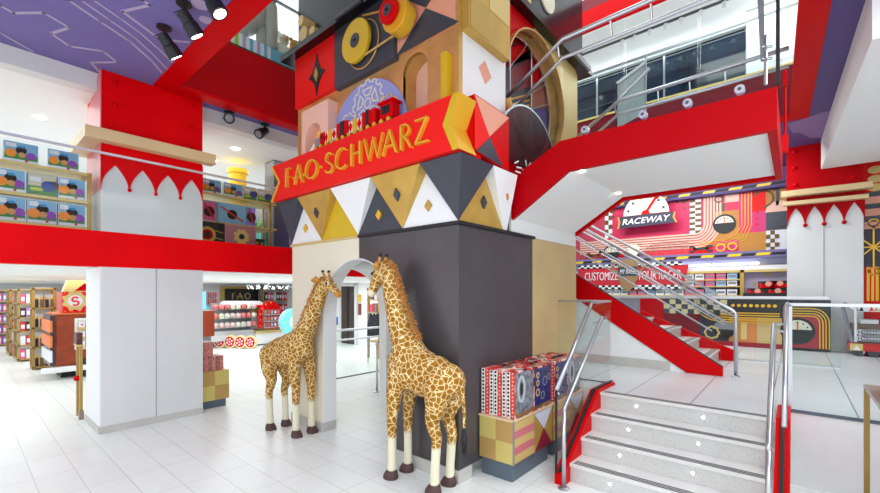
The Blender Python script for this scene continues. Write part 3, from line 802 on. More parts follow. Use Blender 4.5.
for ch, a, b in (('F',286.4,293.4),('A',296,305.3),('O',307.2,319.8),('S',326.5,336.5),('C',337,349.8),('H',351.8,364.3),('W',366,385.6),('A',384.3,399.7),('R',401,414),('Z',415.8,431.5)): letter(ch, a, b)
mb = MB()
for x in (295, 305.6, 322.2):
    SF.disc(mb, SF.i(x, 170)[0], 3.51 if x > 310 else 3.48, .02, .03, .03, letgold, 12)
mb.build('dot', sg)

# ================================================================== TOY TRAIN on the sign
tz = 3.776
TX = 3.10
tr = thing('toy_train', 'red and gold toy train rolling along the top of the ribbon sign', 'toy train', (TX, 4.6, tz))
TFr = Fr('X', TX)
ty = lambda px: TFr.i(px, 140)[0]
def tcar(y1, y0, z, h, m, bands, name='carriage', roof=None, win=0):
    mb = MB().box(TX-.02, TX+.09, y0, y1, z, z+h, m)
    c = mb.build(name, tr, bevel=.008)
    for (q0, q1, m2) in bands:
        MB().box(TX-.026, TX+.096, y1-(y1-y0)*q1, y1-(y1-y0)*q0, z-.005, z+h+.006, m2).build('band', c)
    return c
zb = tz+.055
segs = [(321,325,'cab'),(326,328.5,'dia'),(329,332.5,'gold'),(333,336.5,'dia'),(337.5,348.5,'car'),(349.5,353,'dia'),(353.5,357.5,'gold'),(358,362,'dia'),(363,376.5,'car2'),(381,393.5,'caboose')]
for a, b, kname in segs:
    y1, y0 = ty(a), ty(b)
    if kname == 'cab': c = tcar(y1, y0, zb, .15, red, []); MB().box(TX-.027, TX-.018, y0+(y1-y0)*.3, y0+(y1-y0)*.7, zb+.06, zb+.12, mblack).build('window', c)
    elif kname == 'car': tcar(y1, y0, zb, .175, red, [(.38, .72, mblack)])
    elif kname == 'car2': tcar(y1, y0, zb, .175, red, [(.3, .52, mblack)])
    elif kname == 'gold': tcar(y1, y0, zb, .15, letgold, [], 'gold_drum')
    elif kname == 'dia':
        mb = MB().box(TX-.01, TX+.08, y0, y1, zb, zb+.14, white)
        yc = (y0+y1)/2; q = Fr('X', TX-.01); q.slab(mb, [(yc, zb), (y1, zb+.07), (yc, zb+.14), (y0, zb+.07)], .004, .006, red); mb.build('diamond_coupling', tr)
    else:
        c = tcar(y1, y0, zb, .17, red, [], 'caboose')
        MB().box(TX-.04, TX+.11, y0-.025, y1+.02, zb+.17, zb+.19, red).build('roof', c)
        for u in (.3, .62): MB().box(TX-.027, TX-.018, y0+(y1-y0)*(1-u)-.03, y0+(y1-y0)*(1-u)+.03, zb+.05, zb+.14, mblack).build('window', c)
y1, y0 = ty(313), ty(322.5)
mb = MB().box(TX-.01, TX+.08, y0, y1-.05, zb, zb+.11, grey); e = mb.build('engine', tr, bevel=.01)
MB().prism([(TX-.02, y1-.05, zb+.05), (TX-.02, y1+.09, tz+.005), (TX-.02, y1-.05, tz+.005)], (.11, 0, 0), white).build('cowcatcher', e)
MB().lathe([(.02,0),(.02,.06),(.035,.1)], (TX+.04, y1-.1, zb+.1), letgold, 10).build('chimney', e)
MB().box(TX, TX+.08, ty(393), ty(316), tz+.035, tz+.058, mblack).build('chassis', tr)
yy = ty(317)
while yy > ty(392):
    mb = MB(); TFr.disc(mb, yy, tz+.030, .030, .03, .03, letgold, 14); mb.build('wheel', tr); yy -= .118

# ================================================================== GIRAFFES
def giraffe(label, cx, cy, d, neck, head, tail, cant=0.0):
    """d = +1 faces +Y, -1 faces -Y; profile points (forward, z, radius[, side])"""
    g = thing('giraffe', label, 'giraffe', (cx, cy, 0))
    P = lambda f, s_, z: Vector((cx+s_+cant*f, cy+d*f, z))
    mb = MB(); m = gfur
    def chain(pts, n=14, sy=1.0):
        # pts (f, s, z, r)
        q = []
        for i in range(len(pts)-1):
            for k in range(4):
                t_ = k/4; a, b = pts[i], pts[i+1]; q.append(tuple(a[j]+(b[j]-a[j])*t_ for j in range(4)))
        q.append(pts[-1])
        mb.tube([P(*p[:3]) for p in q], [p[3] for p in q], m, n, sy=sy)
        for p in pts: mb.ball(P(*p[:3]), p[3]*.98, m, 12)
    # trunk: deep chest, narrower belly, sloping back
    for (f, z, r, rx) in ((-.32, 1.06, .175, .9), (-.18, 1.09, .20, .95), (0, 1.12, .225, .9), (.13, 1.15, .24, .85), (.21, 1.17, .205, .8), (-.08, 1.08, .22, .92), (.08,1.13,.235,.88)):
        mb.ball(P(f, 0, z), r, m, 18, sx=rx, sy=1.05, sz=1.0)
    mb.ball(P(.2, 0, 1.30), .15, m, 14, sx=.7)
    # neck
    chain(neck)
    # legs: front straight, hind with hock
    for s_ in (-.115, .115):
        chain([(.20, s_*.85, 1.12, .115), (.24, s_, .86, .083), (.27, s_, .62, .056), (.27, s_, .52, .054), (.27, s_, .40, .046), (.27, s_, .2, .045), (.275, s_, .1, .05)])
        chain([(-.30, s_*.9, 1.05, .145), (-.29, s_, .84, .11), (-.24, s_, .68, .07), (-.30, s_, .52, .052), (-.29, s_, .42, .046), (-.275, s_, .2, .045), (-.27, s_, .1, .05)])
    # head
    for (f, s_, z, r) in head['blobs']: mb.ball(P(f, s_, z), r, m, 14)
    chain(head['muzzle'])
    body = mb.build('body', g)
    rm = body.modifiers.new('remesh', 'REMESH'); rm.mode = 'VOXEL'; rm.voxel_size = .014; rm.use_smooth_shade = True
    sm = body.modifiers.new('smooth', 'SMOOTH'); sm.factor = .6; sm.iterations = 5
    dg = bpy.context.evaluated_depsgraph_get(); me = bpy.data.meshes.new_from_object(body.evaluated_get(dg))
    body.modifiers.clear(); body.data = me
    for p in me.polygons: p.use_smooth = True
    # hooves
    for s_ in (-.115, .115):
        for f in (.275, -.27):
            mb = MB(); c = P(f, s_, 0)
            prof = [(.075, 0), (.078, .02), (.064, .06), (.05, .085), (.03, .09)]
            vs = MB().lathe(prof, (0,0,0), hoofm, 18)
            v2 = [Vector((v[0]*.92, v[1]*1.12+d*.02*(1-v[2]/.09), v[2]))+c for v in vs.v]
            # cleft at the toe
            v2 = [v-Vector((0, d*.02, 0)) if abs(v.x-c.x) < .012 and (v.y-c.y)*d > .05 else v for v in v2]
            mb.add(v2, vs.f, hoofm); mb.build('hoof', g, smooth=True)
    # mane along the back of the neck: short tufts
    mb = MB(); mp = head['mane']; rnd = random.Random(3)
    for i in range(len(mp)-1):
        a, b = Vector(mp[i]), Vector(mp[i+1]); steps = max(2, int((b-a).length/.008))
        nrm = Vector((-(b-a).y, (b-a).x)).normalized()
        if nrm.x > 0: nrm = -nrm
        for k in range(steps):
            q = a+(b-a)*(k/steps)
            for _ in range(3):
                s_ = rnd.uniform(-.028, .028); ln_ = rnd.uniform(.028, .052)
                p0 = P(q.x, s_, q.y); tip = P(q.x+nrm.x*ln_+rnd.uniform(-.01, .01), s_*1.3, q.y+nrm.y*ln_-.025)
                mb.tube([p0-(tip-p0)*.5, p0, tip], [.011, .010, .002], gmane, 4, cap=False)
    mb.build('mane', g, smooth=True)
    # ears, ossicones, eyes, nostrils, cheek patch
    H = head
    for s_ in (-1, 1):
        e0 = H['ear']; mb = MB()
        b0 = P(e0[0], s_*e0[1], e0[2]); tip = P(e0[0]-e0[3], s_*(e0[1]+.105), e0[2]+e0[4])
        mid = (b0+tip)/2+Vector((0, 0, .012))
        mb.tube([b0, mid, tip], [.02, .052, .006], ghead, 8, sy=.4); mb.build('ear', g, smooth=True)
        o0 = H['horn']; mb = MB(); b0 = P(o0[0], s_*.035, o0[1]); tip = P(o0[0]-.03, s_*.045, o0[1]+.085)
        mb.tube([b0, tip], [.017, .014], ghead, 10); h = mb.build('ossicone', g, smooth=True)
        MB().ball(tip, .021, gdark, 10).build('ossicone_tip', h, smooth=True)
        y0 = H['eye']; c = P(y0[0], s_*y0[1], y0[2]); ey = MB().ball(c, .020, black, 12); ey.build('eye', g, smooth=True)
        mb = MB(); mb.ball(c+Vector((-s_*.010, 0, 0)), .030, gcream, 12, sx=.5); mb.build('eyelid', g, smooth=True)
        n0 = H['nostril']; MB().ball(P(n0[0], s_*n0[1], n0[2]), .009, gdark, 8).build('nostril', g)
    # face: cream lips and tan blaze
    mz = H['muzzle'][-1]
    MB().ball(P(mz[0], 0, mz[2]-.012), mz[3]*1.03, gcream if d > 0 else ghead, 14).build('lips', g, smooth=True)
    # tail
    mb = MB(); tl = tail; mb.tube([P(*q) for q in tl], [.03, .022, .016, .012], gfur, 8); tt = mb.build('tail', g, smooth=True)
    mb = MB(); e0 = P(*tl[-1])
    for k in range(36):
        dx, dy = rnd.uniform(-.03, .03), rnd.uniform(-.03, .03)
        mb.tube([e0+Vector((dx*.3, dy*.3, .02)), e0+Vector((dx, dy, -.10)), e0+Vector((dx*.7, dy*.7, -.20-rnd.uniform(0, .05)))], [.006, .007, .001], mblack, 4, cap=False)
    mb.build('tail_tuft', tt)
    return g
neckR = [(.10, 0, 1.22, .19), (.23, 0, 1.45, .14), (.32, 0, 1.70, .115), (.39, 0, 1.95, .10), (.44, 0, 2.10, .092), (.50, 0, 2.165, .082)]
headR = dict(blobs=[(.51, 0, 2.16, .085), (.56, 0, 2.11, .088)], muzzle=[(.53, 0, 2.14, .078), (.60, 0, 2.04, .072), (.66, 0, 1.955, .054), (.685, 0, 1.92, .052)],
    mane=[(.02, 1.44), (.09, 1.55), (.20, 1.78), (.28, 1.97), (.345, 2.14), (.42, 2.23), (.48, 2.25)],
    ear=(.50, .075, 2.17, .03, .02), horn=(.54, 2.22), eye=(.60, .07, 2.11), nostril=(.725, .024, 1.94))
tailR = [(-.46, 0, 1.12), (-.50, 0, .98), (-.52, 0, .78), (-.52, 0, .62)]
giraffe('plush giraffe at the charcoal wall, seen from behind, head bowed towards the arch', 3.04, 2.865, 1, neckR, headR, tailR, -.08)
neckL = [(.16, 0, 1.22, .18), (.33, 0, 1.42, .132), (.47, 0, 1.66, .108), (.59, 0, 1.88, .092), (.65, 0, 1.99, .083), (.70, 0, 2.035, .076)]
headL = dict(blobs=[(.70, 0, 2.035, .08), (.74, 0, 2.01, .075)], muzzle=[(.71, 0, 2.025, .072), (.80, 0, 1.975, .062), (.88, 0, 1.92, .05), (.915, 0, 1.90, .048)],
    mane=[(.17, 1.45), (.24, 1.54), (.36, 1.74), (.475, 1.93), (.57, 2.05), (.64, 2.11)],
    ear=(.67, .065, 2.05, .04, .01), horn=(.725, 2.09), eye=(.785, .062, 2.02), nostril=(.95, .024, 1.905))
tailL = [(-.46, 0, 1.10), (-.50, 0, .9), (-.48, .0, .76), (-.43, 0, .68)]
giraffe('plush giraffe facing right at the cream wall left of the arch', 3.0, 5.29, -1, neckL, headL, tailL, .14)

# ================================================================== DISPLAY CABINETS
def cab_art(t, x0, x1, yf, z0, z1, stripes=True):
    fr = Fr('Y', yf); xm = (x0+x1)/2; mb = MB()
    if stripes:
        h = (z1-z0)/5.3
        for k in range(5): fr.rect(mb, x0+.01, xm, z0+h*(k+.15), z0+h*(k+1.15), .0, .006, mat('cab_pink', (206, 112, 122), .45) if k % 2 else mat('cab_gold', (206, 176, 112), .4))
    fr.slab(mb, [(xm, z1-.01), (x1-.02, z1-.01), ((xm+x1)/2, (z0+z1)/2)], .006, .008, mat('cab_lilac', (206, 204, 220), .45))
    fr.slab(mb, [(xm+.02, z0+.01), (x1-.02, z0+.01), ((xm+x1)/2, (z0+z1)/2)], .006, .008, mat('cab_maroon', (130, 24, 48), .45))
    mb.build('patterned_front', t)
c0 = thing('display_cabinet', 'low checkered display cabinet against the charcoal wall beside the right giraffe', 'cabinet', (4.0, 2.32, 0))
MB().box(3.585, 4.44, 2.115, 2.52, .19, .615, gold).build('body', c0)
MB().box(3.62, 4.40, 2.15, 2.52, 0, .19, slate).build('plinth', c0)
MB().box(3.575, 4.45, 2.105, 2.53, .615, .633, mat('maple_top', (226, 196, 158), .35)).build('top', c0)
mb = MB(); fr = Fr('X', 3.58)
for i in range(2):
    for j in range(2):
        fr.rect(mb, 2.12+.2*i, 2.12+.2*(i+1), .19+.212*j, .19+.212*(j+1), 0, .006, mat('checker_a', (196, 158, 96), .35, .35) if (i+j) % 2 else mat('checker_b', (216, 196, 116), .35, .3))
mb.build('checker_end', c0)
cab_art(c0, 3.58, 4.44, 2.11, .19, .615)
MB().box(3.572, 3.586, 2.103, 2.117, .19, .63, grey).build('corner_bead', c0)
c1 = thing('display_cabinet', 'second low patterned cabinet, seen through the stair glass', 'cabinet', (4.9, 2.32, 0))
MB().box(4.49, 5.36, 2.115, 2.52, .19, .615, gold).build('body', c1)
MB().box(4.53, 5.34, 2.15, 2.52, 0, .19, slate).build('plinth', c1)
MB().box(4.47, 5.37, 2.105, 2.53, .615, .633, mat('maple_top')).build('top', c1)
cab_art(c1, 4.49, 5.36, 2.11, .19, .615)
# puzzle boxes standing in a row on the tops; patterned spines face the giraffes
def spine_mat():
    m, nt, b = new_mat('patterned_spine')
    tc = nt.nodes.new('ShaderNodeTexCoord'); mp = nt.nodes.new('ShaderNodeMapping'); mp.inputs['Scale'].default_value = (1, 28, 26)
    nt.links.new(tc.outputs['Object'], mp.inputs['Vector'])
    c = nt.nodes.new('ShaderNodeTexChecker'); c.inputs['Scale'].default_value = 1
    nt.links.new(mp.outputs[0], c.inputs['Vector'])
    v = nt.nodes.new('ShaderNodeTexVoronoi'); v.inputs['Scale'].default_value = 1; nt.links.new(mp.outputs[0], v.inputs['Vector'])
    rp = nt.nodes.new('ShaderNodeValToRGB'); rp.color_ramp.interpolation = 'CONSTANT'; e = rp.color_ramp.elements
    e[0].color = rgb((30, 28, 34)); e[1].position = .25; e[1].color = rgb((226, 56, 50))
    for p_, c_ in ((.5, (236, 232, 230)), (.72, (240, 150, 120)), (.85, (90, 96, 110))): x = e.new(p_); x.color = rgb(c_)
    nt.links.new(v.outputs['Color'], rp.inputs['Fac'])
    mx = nt.nodes.new('ShaderNodeMix'); mx.data_type = 'RGBA'; mx.inputs['B'].default_value = rgb((238, 234, 232))
    nt.links.new(c.outputs['Fac'], mx.inputs['Factor']); nt.links.new(rp.outputs['Color'], mx.inputs['A'])
    nt.links.new(mx.outputs['Result'], b.inputs['Base Color']); b.inputs['Roughness'].default_value = .35
    return m
spm = spine_mat()
def top_mat():
    m, nt, b = new_mat('patterned_top')
    tc = nt.nodes.new('ShaderNodeTexCoord'); mp = nt.nodes.new('ShaderNodeMapping'); mp.inputs['Scale'].default_value = (15, 15, 15); mp.inputs['Rotation'].default_value = (0, 0, .78)
    nt.links.new(tc.outputs['Object'], mp.inputs['Vector'])
    v = nt.nodes.new('ShaderNodeTexVoronoi'); v.inputs['Scale'].default_value = 1; v.distance = 'CHEBYCHEV'; nt.links.new(mp.outputs[0], v.inputs['Vector'])
    rp = nt.nodes.new('ShaderNodeValToRGB'); rp.color_ramp.interpolation = 'CONSTANT'; e = rp.color_ramp.elements
    e[0].color = rgb((222, 60, 52)); e[1].position = .4; e[1].color = rgb((238, 170, 150))
    for p_, c_ in ((.55, (30, 30, 40)), (.68, (236, 228, 226)), (.8, (200, 40, 40))): x = e.new(p_); x.color = rgb(c_)
    nt.links.new(v.outputs['Color'], rp.inputs['Fac']); nt.links.new(rp.outputs['Color'], b.inputs['Base Color']); b.inputs['Roughness'].default_value = .35
    return m
tpm = top_mat()
spcols = [(246,242,240),(214,58,52),(240,236,234),(214,58,52),(240,236,234),(210,56,50)]
NW = ('nearest the aisle','second from the aisle','third from the aisle','fourth from the aisle','fifth from the aisle','sixth from the aisle','seventh from the aisle','against the wall')
def book_row(x0, x1, y0, y1, z0, z1, n, art, where):
    w = (y1-y0)/n
    for k in range(n):
        a, b = y0+w*k, y0+w*(k+1)-.004
        zt = z1-.006*(k % 3)+.004*(k % 2)
        mb = MB().box(x0, x1, a, b, z0, zt, tpm if True else boxred)
        o = mb.build('boxed_set', label='%s, %s' % (where, NW[k if k < n-1 else 7]), cat='box', group='boxed sets standing on the low cabinets')
        MB().box(x0-.003, x0, a+.003, b-.002, z0+.005, zt-.004, mat('red_spine', (216, 62, 54), .4, noise=.3, nscale=45) if k % 3 == 0 else mat('white_spine', (238, 234, 232), .4)).build('spine', o)
        # cream dots down the spine
        d = MB(); q = Fr('X', x0-.003)
        for j in range(12): q.disc(d, (a+b)/2, z0+.03+j*(zt-z0-.05)/11, .013 if k % 3 else .010, .002, .002, (mblack, gdark, lpink)[0 if k % 3 == 1 else 1 if k % 3 else 2], 8)
        d.build('spine_dot_row', o)
        if k == 0:
            f = MB(); q = Fr('Y', a); q.rect(f, x0+.012, x1-.01, z0+.05, zt-.02, .003, .004, art); q.rect(f, x0+.012, x1-.01, z0+.01, z0+.05, .003, .004, mat('art_strip', (120, 90, 60), .4, noise=.4, nscale=30))
            w2 = x1-x0; h2 = zt-z0
            if art is boxgrey:
                q.arc(f, x0+w2*.33, z0+h2*.6, w2*.17, w2*.08, 0, 360, .006, .004, mat('robot_light', (186, 190, 196), .4), 24, rz=h2*.26); q.disc(f, x0+w2*.33, z0+h2*.6, w2*.07, .006, .004, mblack, 16, rz=h2*.14)
                for (u, v_) in ((.68,.7),(.82,.55),(.66,.4),(.86,.8)): q.arc(f, x0+w2*u, z0+h2*v_, w2*.06, w2*.03, 0, 360, .006, .004, grey, 14)
            else:
                for (u, v_, r_) in ((.2,.4,.09),(.2,.62,.07),(.2,.8,.07),(.48,.3,.1),(.62,.62,.12),(.85,.7,.08)): q.arc(f, x0+w2*u, z0+h2*v_, w2*r_, w2*.03, 0, 360, .006, .004, lgold if u < .4 else grey, 14)
            f.build('cover_art', o)
book_row(3.62, 4.00, 2.12, 2.525, .634, 1.11, 8, boxgrey, 'patterned boxed set in the front stack with a grey cover')
book_row(4.02, 4.42, 2.12, 2.525, .634, 1.10, 7, boxblue, 'boxed set in the middle stack with a dark blue cover')
book_row(4.52, 4.86, 2.12, 2.525, .634, 1.10, 7, boxblue, 'boxed set in the stack behind the stair glass')
book_row(4.88, 5.25, 2.12, 2.525, .634, 1.10, 7, boxgrey, 'boxed set in the farthest stack by the landing')

# ================================================================== FRONT STAIRS
fs = thing('front_stairs', 'short flight of terrazzo stairs with lit risers rising to the landing', 'stairs', (4.4, .92, 0))
rise, tread = LZ/4, .287
sx = [4.87-tread*k for k in range(4)]            # nosing edges, top to bottom
grit = mat('grit_strip', (92, 90, 92), .6)
for k in range(3, -1, -1):
    zt = LZ-rise*k
    x1 = sx[k-1] if k else 5.42
    mb = MB().box(sx[k]+.02, x1+.02 if k else 4.92, .13, 1.72, 0 if k == 3 else zt-rise, zt-.03, terr)
    if k: mb.box(sx[k], x1+.02, .13, 1.72, zt-.03, zt-.0005, landm if k == 0 else mat('tread_stone', (222, 220, 217), .3))
    else: mb.box(sx[k]-.0, 4.92, .13, 1.72, zt-.03, zt+.001, mat('tread_stone'))
    o = mb.build('step', fs)
    gb_ = MB()
    for j in range(3): gb_.box(sx[k]+.026+.032*j, sx[k]+.044+.032*j, .16, 1.69, zt, zt+.002, grit)
    gb_.build('grip_strip', o)
    for y in (1.33, .70):
        f = Fr('X', sx[k]+.02); q = MB(); f.disc(q, y-(.0), zt-.095, .019, .004, .006, chrome, 16); q.build('light_bezel', o)
        q = MB(); f.disc(q, y, zt-.095, .014, .007, .006, led, 16); q.build('step_light', o)
def stringer(y0, y1, name):
    mb = MB()
    pts = [(sx[3]-.13, 0), (sx[3]-.13, .09), (sx[3]-.10, .13), (4.83, LZ+.03), (5.40, LZ+.03), (5.40, LZ-.1), (4.95, .3), (4.4, 0)]
    mb.prism([(x, y0, z) for x, z in pts], (0, y1-y0, 0), red); o = mb.build('stringer', fs)
    MB().prism([(x, y0+.035, z) for x, z in ((sx[3]-.11, .12), (4.83, LZ+.032), (5.43, LZ+.032), (5.43, LZ+.045), (4.82, LZ+.045), (sx[3]-.12, .135))], (0, .03, 0), mblack).build('glass_channel', o)
stringer(1.72, 1.82, 'a'); stringer(.03, .13, 'b')

def rail(name, pts, r, posts=(), m=steel, label=None, cat='handrail', group=None, brackets=()):
    h = thing(name, label, cat, (pts[-1][0], pts[-1][1], 0), group=group)
    mb = MB(); mb.tube(pts, r, m, 10); mb.build('rail', h, smooth=True)
    for (x, y, za, zb_) in posts:
        MB().tube([(x, y, za), (x, y, zb_)], r, m, 10).build('post', h, smooth=True)
        MB().lathe([(.055, 0), (.055, .012), (.03, .022)], (x, y, za), m, 18).build('base_flange', h)
    for a, b in brackets: MB().tube([a, b], .009, m, 6).build('bracket', h)
    return h
SL = rise/tread
# left handrail
xb = sx[3]-.13
gl = thing('glass_balustrade', 'sloping glass balustrade with steel cap along the left side of the front stairs', 'balustrade', (4.4, 1.77, 0))
gy = 1.785
mb = MB().prism([(xb-.02, gy, .12), (4.83, gy, LZ+.03), (5.43, gy, LZ+.03), (5.43, gy, LZ+1.06), (4.83, gy, LZ+1.03), (xb-.02, gy, .93)], (0, .014, 0), glass)
mb.build('glass_panel', gl)
MB().tube([(xb-.02, gy+.007, .94), (4.80, gy+.007, LZ+1.04)], .022, steel, 10).build('cap_rail', gl, smooth=True)
MB().tube([(4.80, gy+.007, LZ+1.04), (5.44, gy+.007, LZ+1.05), (5.44, 2.50, LZ+1.05)], .014, steel, 8).build('top_rail', gl)
MB().box(5.435, 5.449, gy+.02, 2.50, LZ, LZ+1.04, glass).build('glass_panel', gl)
MB().box(5.43, 5.455, gy, 2.5, LZ, LZ+.012, mblack).build('base_channel', gl)
MB().box(xb-.03, xb-.016, gy-.004, gy+.018, .12, .93, mblack).build('edge_trim', gl)
py_ = 1.70
rail('handrail', [(5.0, py_, LZ+.86), (4.86, py_, LZ+.86), (xb-.02, py_, .80), (xb-.05, py_, .74)], .02, label='steel handrail with a foot post on the left side of the front stairs',
     posts=[(xb-.05, py_, 0, .76)], brackets=[((4.8, py_, LZ+.83), (4.8, gy, LZ+.80)), ((4.3, py_, .98), (4.3, gy, .95))])
# right side
gl = thing('glass_balustrade', 'sloping glass balustrade seen edge-on at the right side of the front stairs', 'balustrade', (4.4, .05, 0))
gy = .05
MB().prism([(xb-.02, gy, .12), (4.83, gy, LZ+.03), (5.40, gy, LZ+.03), (5.40, gy, LZ+1.04), (4.83, gy, LZ+1.03), (xb-.02, gy, .93)], (0, .014, 0), glass).build('glass_panel', gl)
MB().tube([(xb-.02, gy+.007, .94), (4.80, gy+.007, LZ+1.04), (5.43, gy+.007, LZ+1.05)], .017, steel, 10).build('cap_rail', gl, smooth=True)
rail('handrail', [(5.0, .145, LZ+.86), (4.86, .145, LZ+.86), (xb-.02, .145, .80), (xb-.05, .145, .74)], .02, label='steel handrail at the right side of the front stairs',
     posts=[(xb-.05, .145, 0, .76)], brackets=[((4.8, .145, LZ+.83), (4.8, gy, LZ+.80)), ((5.0, .145, LZ+.86), (5.1, gy, LZ+.86))])
gl = thing('glass_balustrade', 'clear glass guard with a white steel top rail along the landing edge at the right', 'balustrade', (5.43, -2, 0))
MB().box(5.425, 5.439, -4.5, .045, LZ-.02, 1.78, glass).build('glass_panel', gl)
MB().box(5.41, 5.455, -4.5, .06, 1.77, 1.80, mat('rail_satin', (214, 214, 220), .3, .4)).build('top_rail', gl)
MB().box(5.41, 5.45, .02, .06, LZ, 1.78, mat('rail_satin')).build('post', gl)
MB().box(5.398, 5.405, -4.5, .03, LZ-.03, LZ+.004, slate).build('base_channel', gl)
gl = thing('glass_balustrade', 'low glass guard on the landing in front of the racing game counter', 'balustrade', (8.8, 1.0, LZ))
for k in range(3): MB().box(8.8, 8.815, -.54+1.1*k, -.54+1.1*k+1.08, LZ+.02, 1.80, glass).build('glass_panel', gl)
MB().box(8.785, 8.83, -.40, 2.9, 1.80, 1.845, mat('rail_satin')).build('top_rail', gl)
MB().box(8.79, 8.825, -.54, 2.76, LZ, LZ+.02, steel).build('base_channel', gl)

# ================================================================== LOWER FLIGHT (landing -> behind the tower)
lf = thing('upper_stairs', 'red-sided staircase climbing left from the landing behind the tower', 'stairs', (7.6, 1.8, LZ))
Sx = Fr('X', 6.87)
s0 = (.755, LZ); sl = .646
def zt_(y): return .869+(y-.755)*sl
prof = [(.755, LZ+.005), (.755, .869), (3.6, zt_(3.6)), (3.6, zt_(3.6)-.40), (1.19, LZ+.005)]
mb = MB(); Sx.slab(mb, prof, 0, .06, red); o = mb.build('stringer', lf)
mb = MB(); Sx.slab(mb, [(.755, .869), (3.6, zt_(3.6)), (3.6, zt_(3.6)+.015), (.755, .884)], .0, .05, mblack); mb.build('stringer_cap', o)
Sx2 = Fr('X', 8.55); mb = MB(); Sx2.slab(mb, [(.76, LZ+.005), (.76, .92), (2.26, 1.57), (2.26, LZ+.005)], 0, .06, red); mb.build('stringer', lf)
for k in range(10):
    y = 1.0+tread*k; z = LZ+rise*(k+1)
    if z > 2.7: break
    xe = 8.55 if k < 3 else 7.8 if k == 3 else 7.3 if k == 4 else 7.02
    mb = MB().box(6.93, xe, y, y+tread+.02, z-rise, z-.03, terr).box(6.93, xe, y-.02, y+tread+.02, z-.03, z, mat('tread_stone')); o = mb.build('step', lf)
    gq = MB()
    for j in range(3): gq.box(6.96, xe-.04, y+.01+.03*j, y+.028+.03*j, z, z+.002, grit)
    gq.build('grip_strip', o)
mb = MB(); Sx.slab(mb, [(1.20, LZ), (3.6, zt_(3.6)-.42), (3.6, LZ)], -.02, .04, wallw); mb.build('side_wall', lf)
mb = MB(); Sx.slab(mb, [(1.4, LZ), (3.6, LZ), (3.6, LZ+.14), (1.4, LZ+.14)], -.0, .02, base_tile); mb.build('baseboard', lf)
for (X, lb_) in ((7.0, 'steel handrail on the near side of the red-sided staircase, ending in a floor post'), (8.45, 'steel handrail on the far side of the red-sided staircase')):
    ps = [(X, .62, LZ+.02), (X, .62, 1.62), (X, .66, 1.66), (X, 3.5, 1.66+2.84*sl)] if X < 8 else [(X, 1.0, 1.88), (X, 3.5, 1.66+2.84*sl)]
    h = rail('handrail', ps, .024, label=lb_, posts=[(X, .62, LZ, LZ+.05)] if X < 8 else [])
    MB().tube([(X+.02, .75, 1.50), (X+.02, 3.5, 1.50+2.75*sl)], .016, steel, 8).build('lower_rail', h, smooth=True)
    MB().tube([(X+.02, .9, 1.36), (X+.02, 3.5, 1.36+2.6*sl)], .012, steel, 8).build('lower_rail', h, smooth=True)
    if X > 8: continue
    g = thing('glass_balustrade', 'sloping glass beside the %s handrail of the red-sided staircase' % ('near' if X < 8 else 'far'), 'balustrade', (X, 2, LZ))
    q = Fr('X', X+.05)
    for k in range(3 if X < 8 else 0):
        ya_, yb_ = .80+k*.9, .80+k*.9+.88
        mb = MB(); q.slab(mb, [(ya_, zt_(ya_)+.02), (yb_, zt_(yb_)+.02), (yb_, zt_(yb_)+.8), (ya_, zt_(ya_)+.8)], 0, .012, glass); mb.build('glass_panel', g)
        b_ = MB(); q.disc(b_, yb_-.1, zt_(yb_)+.55, .03, .01, .03, chrome, 14); b_.build('standoff', g)

# ================================================================== BRIDGE (upper flight and gallery)
br = thing('gallery_bridge', 'red-sided bridge and sloping flight leaving the tower with a white underside', 'bridge', (5.2, 1.3, 3.2))
BX = Fr('X', 4.25)
yB = [2.572, 1.846, .108]
fas = [(2.535, 2.765), (1.846, 3.205), (.108, 3.206), (.108, 3.545), (1.931, 3.546), (2.50, 3.26), (2.535, 3.2)]
mb = MB(); BX.slab(mb, fas, 0, .06, dred); mb.build('fascia', br)  # deeper red than the far side; its shade is put into the colour
mb = MB(); Fr('X', 6.12).slab(mb, fas, 0, .06, red); mb.build('fascia', br)
mb = MB()
mb.prism([(4.31, 2.535, 2.80), (4.31, 1.846, 3.235), (6.06, 1.846-.3, 3.235), (6.06, 2.535, 2.62+.18)], (0, 0, .04), soffw)
mb = MB()
mb.prism([(4.31, 2.535, 2.80), (4.31, 1.83, 3.24), (4.31, .17, 3.24), (4.31, .17, 3.5), (4.31, 1.9, 3.5), (4.31, 2.535, 3.1)], (1.75, 0, 0), soffw)
mb.build('soffit', br)
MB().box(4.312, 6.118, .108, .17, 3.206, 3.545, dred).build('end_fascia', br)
MB().box(4.31, 6.06, .17, 1.9, 3.5, 3.545, mat('violet_carpet', (120, 100, 150), .8)).build('deck', br)
for (x, y) in ((582, 171.3), (618.5, 193.3)):
    p = PZ(x, y, 3.235); MB().lathe([(.03, 0), (.03, .012)], (p[0], p[1], 3.226), lamp_on, 14).build('downlight', br)
